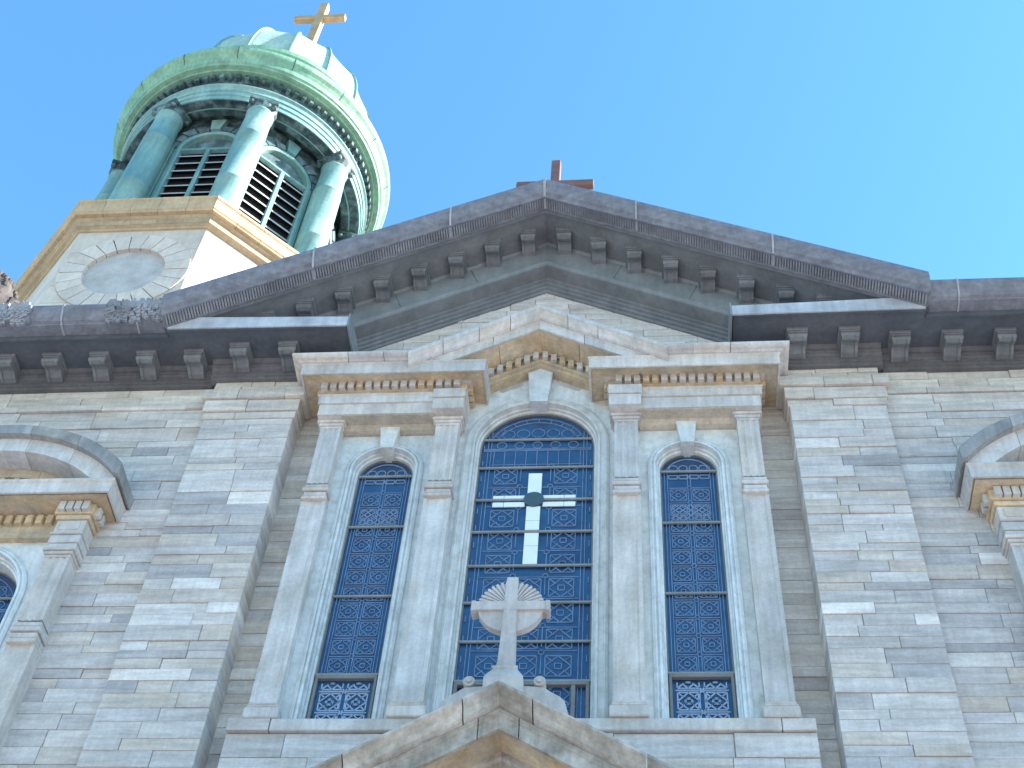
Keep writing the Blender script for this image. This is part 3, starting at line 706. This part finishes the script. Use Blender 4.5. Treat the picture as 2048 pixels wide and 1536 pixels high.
# ---- side windows with segmental pediments -----------------------------------
def aedicule(sgn):
    xc = sgn*XA; side = 'left' if sgn < 0 else 'right'
    base = MB(); base.cur = TRIMT(); base.box(xc-1.55, xc+1.55, WY-.3, WY+.05, 8.7, 8.95, .01)
    A = base.build('window_surround', 'trim', church, label='%s window surround with a rounded pediment' % side)
    for s in (-1, 1):
        x0, x1 = sorted((xc+s*1.13, xc+s*1.45))
        small_pilaster(x0, x1, -.50, WY+.03, 8.95, 12.50, 12.86, 14.06, A)
        piece('architrave_block', 'trim', A, lambda m: (m.box(x0-.03, x1+.03, -.52, WY+.03, 14.065, 14.16, .008), m.box(x0-.045, x1+.045, -.535, WY+.03, 14.165, 14.30, .008), m.box(x0-.06, x1+.06, -.555, WY+.03, 14.305, 14.335, .006)))
        piece('frieze_block', 'trim', A, lambda m: (m.box(x0-.04, x1+.04, -.53, WY+.03, 14.34, 14.575, .01), m.box(x0+.03, x1-.03, -.545, -.5, 14.39, 14.53, .008)))
        piece('bed_block', 'stain_bounce', A, lambda m: (m.box(x0-.07, x1+.07, -.56, WY+.03, 14.58, 14.65, .012), m.box(x0-.1, x1+.1, -.585, WY+.03, 14.655, 14.83, .008)))
        for k in range(4): dentil(A, x0+.0+k*.107, -.60, 14.745)
        for k in range(2): dentil(A, xc+s*1.56, -.48+k*.13, 14.745, math.pi/2)
    piece('bed_moulding', 'stain_bounce', A, lambda m: (m.box(xc-1.06, xc+1.06, -.40, WY+.03, 14.40, 14.50, .01), m.box(xc-1.06, xc+1.06, -.38, WY+.03, 14.505, 14.83, .008)))
    for k in range(14): dentil(A, xc-.92+k*.1415, -.40, 14.70, stain_bounce=True)
    piece('soffit', 'stain_bounce', A, lambda m: m.box(xc-1.72, xc+1.72, -.74, WY+.02, 14.832, 14.86, .004))
    cor = [(0, 14.862), (.545, 14.862), (.545, 14.82), (.575, 14.82), (.575, 15.0), (.60, 15.02), (.60, 15.06), (0, 15.06)]
    piece('corona', 'trim', A, lambda m: m.sweep(cor, [(xc-1.2, WY+.02), (xc-1.2, WY+.0), (xc+1.2, WY+.0), (xc+1.2, WY+.02)]))
    zc = 13.67
    def seg(name, mat, ro, ri, yf, xe, parts):
        xs = [xc-xe+2*xe*i/parts for i in range(parts+1)]
        for a, b in zip(xs, xs[1:]):
            n = 10; X = [a+.003+(b-a-.006)*i/n for i in range(n+1)]
            up = [(x, zc+math.sqrt(max(0, ro*ro-(x-xc)**2))) for x in X]
            lo = [(x, max(15.062, zc+math.sqrt(max(0, ri*ri-(x-xc)**2)))) for x in X]
            up = [(x, max(z, l[1]+.001)) for (x, z), l in zip(up, lo)]
            piece(name, mat, A, lambda m: m.prism_y(up+lo[::-1], yf, WY+.03))
    seg('pediment_cyma', 'crown_stone', 2.45, 2.275, -.90, 1.85, 5)
    seg('pediment_corona', 'trim', 2.273, 2.02, -.80, 1.76, 5)
    seg('pediment_soffit', 'stain_bounce', 2.018, 1.86, -.46, 1.5, 3)
    n = 14; X = [xc-1.4+2.8*i/n for i in range(n+1)]
    piece('tympanum', 'trim', A, lambda m: m.prism_y([(x, zc+math.sqrt(1.87**2-(x-xc)**2)) for x in X if zc+math.sqrt(max(0, 1.87**2-(x-xc)**2)) > 15.07]+[(xc+1.2, 15.05), (xc-1.2, 15.05)], -.40, WY+.02))
    for k in range(9): dentil(A, xc-.8+k*.2, -.42, zc+math.sqrt(1.80**2-(-.8+k*.2)**2)-.02, sc=.8, stain_bounce=True)
    light(xc, .8, 13.42, 8.95, xc-1.12, xc+1.12, lambda x: 14.42, -.30, A, (.12, .19, 14.2, 14.41), False)
    window(xc, .8, 13.42, [9.3, 9.93, 10.56, 11.2, 11.83, 12.46, 13.06, 13.66], 0., church, True, label='arched window under the %s rounded pediment' % side, zbot=8.93)
MAT['crown_stone'] = make_mat('soot_grey_marble', (.285, .275, .275), .8, var=.2, fine=20, fine_var=.12, alt=(.46, .44, .41), alt_amt=.6, alt_scale=1.5, streak=.2, bump=.3)
for s in (-1, 1): aedicule(s)

# ================================================================= entrance porch gable
porch = thing('entrance_porch', 'projecting stone porch gable below the central window', 'porch', (0, -1.1, 0))
def pp(name, mat, fn, **kw):
    mb = MB(); mb.cur = jit((1, 1, 1), .10); fn(mb); return mb.build(name, mat, porch, matrix=Matrix.Translation((0, 1.1, 0)), **kw)
SP = .61
for s in (-1, 1):
    X = [0, .34, 1.42, 2.3, 3.3]
    for k in range(4):
        xa, xb = X[k]+(.006 if k else 0), X[k+1]-.006
        pp('coping_stone', 'porch', lambda m: m.prism_x([(-1.79, 10.455), (-1.82, 10.46), (-1.86, 10.48), (-1.90, 10.53), (-1.95, 10.56), (-1.98, 10.575), (-2.0, 10.585), (-2.0, 10.615), (-1.9, 10.66), (-.3, 10.70), (-.3, 10.455)], s*xa, s*xb, SP))
    X = [0, .2, 1.55, 2.4, 3.2]
    for k in range(4):
        xa, xb = X[k]+(.005 if k else 0), X[k+1]-.005
        pp('corona_stone', 'porch', lambda m: m.prism_x([(-1.70, 10.27), (-1.70, 10.235), (-1.745, 10.235), (-1.745, 10.385), (-1.765, 10.395), (-1.765, 10.42), (-1.785, 10.43), (-1.785, 10.452), (-.3, 10.452), (-.3, 10.27)], s*xa, s*xb, SP))
    pp('soffit', 'stain_bounce', lambda m: m.prism_x([(-1.695, 10.268), (-1.36, 10.262), (-1.36, 10.28), (-1.695, 10.28)], 0, s*3.1, SP))
    pp('bed_moulding', 'porch', lambda m: m.prism_x([(-1.36, 10.262), (-1.36, 10.20), (-1.33, 10.17), (-1.28, 10.15), (-1.28, 10.08), (-.9, 10.08), (-.9, 10.262)], 0, s*3.1, SP))
    pp('column', 'porch', lambda m: m.lathe([(.0, .5), (.36, .5), (.34, .7), (.31, .75), (.30, 3.5), (.265, 7.3), (.33, 7.4), (.36, 7.6), (0, 7.6)], s*2.3, -1.35, 24))
pp('tympanum', 'stain_bounce', lambda m: m.prism_y([(-3.0, 8.25), (3.0, 8.25), (3.0, 8.3), (0, 10.11), (-3.0, 8.3)], -1.2, -.5))
pp('entablature', 'porch', lambda m: (m.box(-3.0, 3.0, -1.6, -.3, 7.6, 8.1, .02), m.box(-3.25, 3.25, -1.75, -.3, 8.1, 8.25, .02)))
pp('porch_wall', 'porch', lambda m: m.box(-3.1, 3.1, -.6, -.27, 0, 7.6, .02))
pp('door', 'rust', lambda m: m.box(-1., 1., -.66, -.5, .5, 4.2, .03))
pp('step', 'porch', lambda m: (m.box(-3.6, 3.6, -2.3, -.3, .0, .25, .02), m.box(-3.3, 3.3, -2.0, -.3, .25, .5, .02)))
pp('ridge_back', 'porch', lambda m: m.prism_y([(-3.2, 8.6), (3.2, 8.6), (0, 10.56)], -.9, -.27))

# ---- stone cross on the porch
PZ = 10.66
xr = thing('stone_cross', 'weathered stone cross with a rayed disc standing on the porch gable', 'cross', (0, -1.5, PZ))
def cp(name, fn, mat='trim', **kw):
    mb = MB(); mb.cur = (.86, .85, .86, .3); fn(mb); return mb.build(name, mat, xr, matrix=Matrix.Translation((0, 0, -PZ)), **kw)
shaft = [(.20, 10.6), (.20, 10.92), (.185, 10.96), (.15, 11.03), (.122, 11.09), (.13, 11.10), (.13, 11.125), (.10, 11.14), (.088, 11.2), (.074, 11.7), (.066, 12.38)]
def sq_rings(m, prof, d=1.):
    m.rings([[(-w, -w*d, z), (w, -w*d, z), (w, w*d, z), (-w, w*d, z)] for w, z in prof], cap=True)
cp('shaft', lambda m: (sq_rings(m, shaft), m.box(-.062, .062, -.062, .062, 12.3, 12.45, .008)))
def arm(m):
    m.prism_x([(-.075, 11.955), (.075, 11.955), (.075, 12.075), (-.075, 12.075)], -.40, .40)
    for s in (-1, 1): m.box(*sorted((s*.375, s*.425)), -.082, .082, 11.945, 12.087, .008)
cp('arm', arm)
def disc(m):
    n = 44; pts = []
    for i in range(n*2):
        a = math.pi*2*i/(n*2); r = .36 if i % 2 else .335
        if math.sin(a) < -.05: r = .352
        pts.append((r*math.cos(a), 12.02+r*math.sin(a)))
    m.prism_y(pts, -.04, .045)
cp('disc', disc)
def rays(m):
    for i in range(19):
        a = math.pi*(.04+.92*i/18); c, s = math.cos(a), math.sin(a); w = .017
        p = lambda r, k: (r*c-s*k, 12.02+r*s+c*k)
        q = [p(.10, -.004), p(.35, -w), p(.365, 0), p(.35, w), p(.10, .004)]
        m.prism_y(q, -.058, -.03)
cp('rays', rays)
def scroll(m, s):
    n = 14
    for (x, z, r) in ((.36, 10.95, .062),):
        m.prism_y([(s*x+r*math.cos(2*math.pi*i/n), z+r*math.sin(2*math.pi*i/n)) for i in range(n)], -.1, .12)
        m.prism_y([(s*x+r*.45*math.cos(2*math.pi*i/n), z+r*.45*math.sin(2*math.pi*i/n)) for i in range(n)], -.12, -.1)
    m.prism_y([(s*.15, 10.55), (s*.72, 10.30), (s*.64, 10.62), (s*.62, 10.70), (s*.57, 10.76), (s*.49, 10.81), (s*.40, 10.88), (s*.17, 10.9)], -.08, .1)
for s in (-1, 1): cp('scroll', lambda m: scroll(m, s))

# ---- cross on the ridge
rc = MB(); rc.box(-.085, .085, -.07, .07, 21.30, 24.62, .012)
ridge = rc.build('roof_cross', 'rust', recalc=False); tag(ridge, 'red brown metal cross rising behind the gable peak', 'cross')
q = MB(); q.box(-.70, .70, -.062, .062, 23.70, 23.88, .012); q.build('arm', 'rust', ridge, recalc=False)

# ---- finial at the far left
fn = MB(); rr = random.Random(3)
prof = [(0, 18.28), (.42, 18.28), (.42, 18.7), (.34, 18.78), (.30, 19.6), (.24, 19.75), (.30, 19.85), (.46, 20.1), (.52, 20.4), (.46, 20.8), (.34, 21.05), (.16, 21.2), (.12, 21.28), (0, 21.33)]
n = 26; rs = []
for i in range(n):
    a = 2*math.pi*i/n; rs.append([(-9.55+(r*(1+(.1*math.sin(a*7+z*9)*math.sin(z*14) if 19.8 < z < 21.2 else 0)))*math.cos(a), .05+r*(1+(.1*math.sin(a*7+z*9) if 19.8 < z < 21.2 else 0))*math.sin(a), z) for r, z in prof])
fn.rings(rs, closed_ring=False, closed_path=True)
for i in range(120):
    a = rr.uniform(0, 2*math.pi); z = rr.uniform(19.95, 21.1); r = np.interp(z, [19.85, 20.1, 20.4, 20.8, 21.05, 21.2], [.30, .46, .52, .46, .34, .16]); h = rr.uniform(.05, .09)
    x, y = -9.55+r*math.cos(a), .05+r*math.sin(a); fn.box(x-h*.6, x+h*.6, y-h*.6, y+h*.6, z-h, z+h, h*.35)
tag(fn.build('parapet_finial', 'brown_stone', smooth=False), 'rough dark brown stone finial on the parapet left of the bell tower', 'finial')

# ================================================================= bell tower
TX, TY = -9.0, 5.71
tower = thing('bell_tower', 'octagonal pale stone bell tower with green copper lantern and ribbed dome', 'bell tower', (TX, TY, 18.3))
TI = Matrix.Translation((-TX, -TY, -18.3))
def tp(name, mat, fn, parent=None, tint=None, **kw):
    mb = MB(); mb.cur = tint or jit((1, 1, 1), .05); fn(mb)
    M_ = TI if parent is None else Matrix.Identity(4)@TI
    return mb.build(name, mat, parent or tower, matrix=M_, **kw)
def octa(ap, k=8): 
    rr_ = ap/math.cos(math.pi/8); return [(TX+rr_*math.cos(math.pi/8+i*math.pi/4), TY+rr_*math.sin(math.pi/8+i*math.pi/4)) for i in range(8)]
def octring(m, prof):
    m.rings([[(x, y, z) for (ap, z) in prof for (x, y) in [octa(ap)[i]]] for i in range(8)], closed_ring=True, closed_path=True)
base = tp('base', 'mortar', lambda m: m.prism_z(octa(3.30), 18.3, 27.0))
# front face (towards the facade) with medallion; right-front face coursed
AP = 3.36; HW = AP*math.tan(math.pi/8); MZ, MR0, MR1 = 25.05, .85, 1.365
MXc = TX+.02
zs_ = [18.4+.62*i for i in range(13)]+[26.62]
YF = TY-AP
for a, b in zip(zs_, zs_[1:]):
    segs = []
    if a < MZ+MR1 and b > MZ-MR1:
        w = lambda z: math.sqrt(max(0, (MR1+.004)**2-(z-MZ)**2))
        zz = [a+.005+(b-a-.01)*i/8 for i in range(9)]
        segs = [[(TX-HW, zz[0])]+[(MXc-w(z), z) for z in zz]+[(TX-HW, zz[-1])], [(TX+HW, zz[-1])]+[(MXc+w(z), z) for z in zz[::-1]]+[(TX+HW, zz[0])]]
        if w(zz[0]) == 0 and w(zz[-1]) == 0: segs = [[(TX-HW, zz[0]), (TX+HW, zz[0]), (TX+HW, zz[-1]), (TX-HW, zz[-1])]]
    else: segs = [[(TX-HW, a+.005), (TX-.01, a+.005), (TX-.01, b-.005), (TX-HW, b-.005)], [(TX, a+.005), (TX+HW, a+.005), (TX+HW, b-.005), (TX, b-.005)]]
    for sg in segs: tp('stone', 'tower_stone', lambda m: m.prism_y(sg, YF, YF+.1), base, jit((1, 1, 1), .05))
nv = 22
for i in range(nv):
    a0, a1 = 2*math.pi*i/nv+.009, 2*math.pi*(i+1)/nv-.009
    tp('voussoir', 'tower_stone', lambda m: m.prism_y(arc_pts(MXc, MZ, MR1, a0, a1, 3)+arc_pts(MXc, MZ, MR0, a1, a0, 3), YF-.03+random.uniform(-.004, .004), YF+.16), base, jit((1.04, 1.04, 1.06), .06))
tp('medallion_disc', 'plaster', lambda m: m.prism_y(arc_pts(MXc, MZ, MR0+.01, 0, 2*math.pi, 40)[:-1], YF+.075, YF+.16), base)
for f in range(8):
    if f == 6: continue
    ang = f*math.pi/4; ca, sa = math.cos(ang), math.sin(ang)
    RM = Matrix.Rotation(ang+math.pi/2, 4, 'Z')
    big = MB()
    for k, (a, b) in enumerate(zip(zs_, zs_[1:])):
        cuts = [-HW, -.3 if k % 2 else .35, HW]
        for u0, u1 in zip(cuts, cuts[1:]):
            big.cur = jit((1.05, 1.05, 1.05), .04); big.box(u0+.006, u1-.006, -AP, -AP+.1, a+.005-18.3, b-.005-18.3, .006)
    big.build('stone_face', 'tower_stone', base, matrix=RM, recalc=False)
cz = tp('base_cornice', 'sandstone', lambda m: octring(m, [(3.30, 26.60), (3.40, 26.62), (3.42, 26.66), (3.485, 26.68), (3.485, 26.86), (3.53, 26.89), (3.56, 26.915), (3.30, 26.915)]))
for f in range(8):
    ang = f*math.pi/4; RM = Matrix.Rotation(ang+math.pi/2, 4, 'Z')
    n = 5
    for k in range(n):
        pr = [(3.55, 26.92), (3.64, 26.93), (3.655, 26.97), (3.68, 27.0), (3.68, 27.30), (3.71, 27.34), (3.71, 27.42), (3.66, 27.46), (3.0, 27.6), (3.0, 26.92)]
        mb = MB(); mb.cur = jit((1.08, 1.02, .95), .1)
        t = math.tan(math.pi/8)
        ua, ub = -1+2*k/n, -1+2*(k+1)/n
        mb.prism([(ua*p[0]*t+.004, -p[0], p[1]-18.3) for p in pr], [(ub*p[0]*t-.004, -p[0], p[1]-18.3) for p in pr])
        mb.build('cornice_block', 'sandstone', cz, matrix=RM)
        mb = MB(); mb.cur = jit((.95, .93, .9), .12)
        mb.prism([(ua*p[0]*t+.004, -p[0], p[1]-18.3) for p in ((3.497, 26.685), (3.497, 26.855), (3.40, 26.855), (3.40, 26.685))], [(ub*p[0]*t-.004, -p[0], p[1]-18.3) for p in ((3.497, 26.685), (3.497, 26.855), (3.40, 26.855), (3.40, 26.685))])
        mb.build('frieze_block', 'sandstone', cz, matrix=RM)
# lantern
lant = tp('lantern', 'copper_dark', lambda m: m.prism_z(octa(2.30), 27.5, 34.0))
LA = 2.45; LH = LA*math.tan(math.pi/8)
def lz(mb, name, mat, parent, rm, **kw):
    mb.v = [(x, y, z-18.3) for x, y, z in mb.v]; return mb.build(name, mat, parent, matrix=rm, **kw)
for f in range(8):
    rm = Matrix.Rotation(f*math.pi/4+math.pi/2, 4, 'Z')     # local: face towards -y
    ow, zsp = .70, 31.95
    mb = MB(); mb.cur = jit(a=.1); arch_panel(mb, 0, zsp, ow, -LH, LH, 27.5, lambda x: 33.6, -LA, -LA+.16, 16)
    face = lz(mb, 'bell_opening', 'copper_dark', tower, rm)
    mb = MB(); mb.cur = WHITE                              # jamb boards
    for s in (-1, 1):
        mb.box(*sorted((s*(ow+.015), s*(ow+.15))), -LA-.06, -LA+.02, 27.5, zsp, .012); mb.box(*sorted((s*(ow+.17), s*(ow+.30))), -LA-.10, -LA+.02, 27.5, zsp+.1, .012)
    lz(mb, 'jamb', 'copper_teal', face, rm, recalc=False)
    mb = MB(); arch_frame(mb, 0, zsp, 27.6, [(ow-.005, -LA+.1), (ow-.005, -LA-.05), (ow+.03, -LA-.075), (ow+.09, -LA-.075), (ow+.1, -LA+.02)], 24); lz(mb, 'archivolt', 'copper_teal', face, rm)
    for k in range(9):                                     # voussoirs fanned round the arch
        a0 = math.pi*(k+.08)/9; a1 = math.pi*(k+.92)/9; ro = 1.12 if k % 2 == 0 else 1.02
        if k == 4: ro = 1.3
        mb = MB(); mb.cur = jit((1, 1, 1), .12); mb.prism_y(arc_pts(0, zsp, ro, a0, a1, 2)+arc_pts(0, zsp, ow+.11, a1, a0, 2), -LA-.09-(.05 if k == 4 else 0), -LA+.02); lz(mb, 'voussoir', 'copper_mid' if k != 4 else 'copper_teal', face, rm)
    mb = MB(); mb.box(-.055, .055, -LA-.03, -LA+.1, 27.5, zsp-.02, .01); lz(mb, 'mullion', 'copper_teal', face, rm, recalc=False)
    mb = MB(); mb.box(-ow, ow, -LA-.035, -LA+.1, zsp-.06, zsp+.02, .01); lz(mb, 'transom', 'copper_teal', face, rm, recalc=False)
    mb = MB(); mb.prism_y(arc_pts(0, zsp, ow, 0, math.pi, 16), -LA+.1, -LA+.14); lz(mb, 'arch_board', 'copper_mid', face, rm)
    mb = MB(); mb.box(-ow, ow, -LA+.125, -LA+.15, 27.6, zsp, 0); lz(mb, 'dark_void', 'dark', face, rm)
    for s in (-1, 1):
        xa, xb = sorted((s*.06, s*(ow-.005)))
        for k in range(11):
            z = 28.0+.36*k
            mb = MB(); mb.prism_x([(-LA+.0, z), (-LA+.0, z+.055), (-LA+.105, z+.235), (-LA+.105, z+.18)], xa, xb); lz(mb, 'slat', 'louver', face, rm)
# columns on the corners
cmb = MB(); cmb.lathe([(.42, 27.6), (.42, 28.0), (.40, 28.05), (.36, 28.12), (.36, 29.4), (.366, 29.405), (.366, 29.44), (.36, 29.445), (.35, 31.6), (.356, 31.605), (.356, 31.64), (.348, 31.645), (.32, 32.75), (.35, 32.78), (.35, 32.84), (.32, 32.86)], 0, 0, 24)
cmb.v = [(x, y, z-18.3) for x, y, z in cmb.v]
_c = cmb.build('column', 'copper_teal', tower, smooth=True); COLM = _c.data; bpy.data.objects.remove(_c)
kap = MB(); kap.lathe([(.32, 32.85), (.34, 32.9), (.38, 33.0), (.40, 33.05), (0, 33.06)], 0, 0, 16); kap.box(-.37, .37, -.37, .37, 33.08, 33.2, .02)
for s in (-1, 1):
    for t_ in (-1, 1): kap.lathe([(0, 32.92), (.06, 32.94), (.08, 33.0), (.06, 33.06), (0, 33.08)], s*.29, t_*.29, 8)
kap.v = [(x, y, z-18.3) for x, y, z in kap.v]
_c = kap.build('capital', 'copper_dark', tower); KAPM = _c.data; bpy.data.objects.remove(_c)
for i in range(8):
    a = math.pi/8+i*math.pi/4
    c = linked(COLM, 'column', tower, (3.03*math.cos(a), 3.03*math.sin(a), 0), a)
    k = linked(KAPM, 'capital', c)
ent = tp('entablature', 'copper_teal', lambda m: m.lathe([(2.9, 33.6), (2.9, 33.215), (3.2, 33.2), (3.2, 33.36), (3.235, 33.37), (3.235, 33.53), (3.27, 33.54), (3.27, 33.70), (3.33, 33.74), (3.33, 33.78), (3.14, 33.80), (3.10, 34.3), (2.9, 34.3)], TX, TY, 96, closed=True), tint=(1.25, 1.2, 1.2, .2))
tp('soffit', 'copper_dark', lambda m: m.lathe([(2.2, 33.55), (2.6, 33.5), (2.7, 33.26), (2.98, 33.205), (3.17, 33.19), (3.17, 33.21), (2.95, 33.4), (2.2, 33.8)], TX, TY, 96, closed=True), ent)
tp('frieze', 'copper_dark', lambda m: m.lathe([(3.16, 33.80), (3.16, 34.05), (3.22, 34.08), (3.22, 34.30), (3.0, 34.32), (3.0, 33.8)], TX, TY, 96, closed=True), ent)
dm = MB(); dm.box(-.05, .05, -.0, .16, 34.10-18.3, 34.28-18.3, .008); _c = dm.build('dentil', 'copper_dark', tower, recalc=False); DM = _c.data; bpy.data.objects.remove(_c)
for i in range(96):
    a = 2*math.pi*i/96; linked(DM, 'dentil', ent, (3.20*math.cos(a), 3.20*math.sin(a), 0), a-math.pi/2)
corn = tp('cornice', 'copper', lambda m: m.lathe([(3.0, 34.33), (3.42, 34.33), (3.44, 34.36), (3.56, 34.38), (3.58, 34.44), (3.62, 34.47), (3.64, 34.62), (3.70, 34.72), (3.77, 34.80), (3.79, 34.86), (3.79, 34.98), (3.74, 35.02), (3.2, 35.25), (3.0, 35.3), (3.0, 36.5), (3.05, 36.56), (3.05, 36.74), (2.98, 36.8), (2.95, 36.9), (2.88, 36.95), (2.5, 37.0)], TX, TY, 112), smooth=False)
for i in range(16):
    a = 2*math.pi*i/16+.1; mb = MB(); mb.prism_y([(3.645, 34.62), (3.705, 34.72), (3.775, 34.80), (3.797, 34.86), (3.797, 34.985), (3.74, 35.03), (3.6, 35.0), (3.6, 34.62)], -.012, .012)
    mb.v = [(x, y, z-18.3) for x, y, z in mb.v]; mb.build('seam', 'copper_dark', corn, matrix=Matrix.Rotation(a, 4, 'Z'))
# dome with scalloped gores
NG = 16; SUB = 10; DR, DH, DZ = 2.88, 4.1, 37.0
def gore(m):
    rs = []
    for j in range(NG*SUB):
        a = 2*math.pi*j/(NG*SUB); t = (j % SUB)/SUB; sc = 1-.035*math.sin(math.pi*t)**.8
        rs.append([(TX+DR*math.cos(p)*(1-(1-sc)*math.cos(p)**.4)*math.cos(a), TY+DR*math.cos(p)*(1-(1-sc)*math.cos(p)**.4)*math.sin(a), DZ+DH*math.sin(p)) for p in [math.pi/2*i/24*.985 for i in range(25)]])
    m.rings(rs, closed_ring=False, closed_path=True)
dome = tp('dome', 'copper_sunlit', gore, smooth=True)
for i in range(NG):
    a = 2*math.pi*i/NG; mb = MB(); rs = []
    for k in range(21):
        p = math.pi/2*.97*k/20; r = DR*math.cos(p); z = DZ-18.3+DH*math.sin(p); nx, nz = math.cos(p)/DR, math.sin(p)/DH; l = math.hypot(nx, nz); nx /= l; nz /= l; w = .022*(.4+.6*math.cos(p))
        rs.append([(r-.03*nx, -w, z-.03*nz), (r+.05*nx, -w*.8, z+.05*nz), (r+.05*nx, w*.8, z+.05*nz), (r-.03*nx, w, z-.03*nz)])
    mb.rings(rs, cap=True); mb.build('rib', 'copper_teal', dome, matrix=Matrix.Rotation(a, 4, 'Z'))
tp('finial_base', 'copper', lambda m: m.lathe([(.45, 41.0), (.42, 41.3), (.25, 41.4), (.2, 41.7), (.24, 41.8), (0, 41.85)], TX, TY, 20), dome, smooth=True)
tc = thing('tower_cross', 'gilded cross on top of the copper dome', 'cross', (TX+.1, TY, 41.84))
mb = MB(); mb.box(-.14, .14, -.12, .12, 0, 4.8, .015); mb.build('upright', 'gold', tc, recalc=False)
mb = MB(); mb.box(-.86, .86, -.10, .10, 3.58, 3.86, .015); mb.build('arm', 'gold', tc, recalc=False)

SC.render.engine = 'CYCLES'
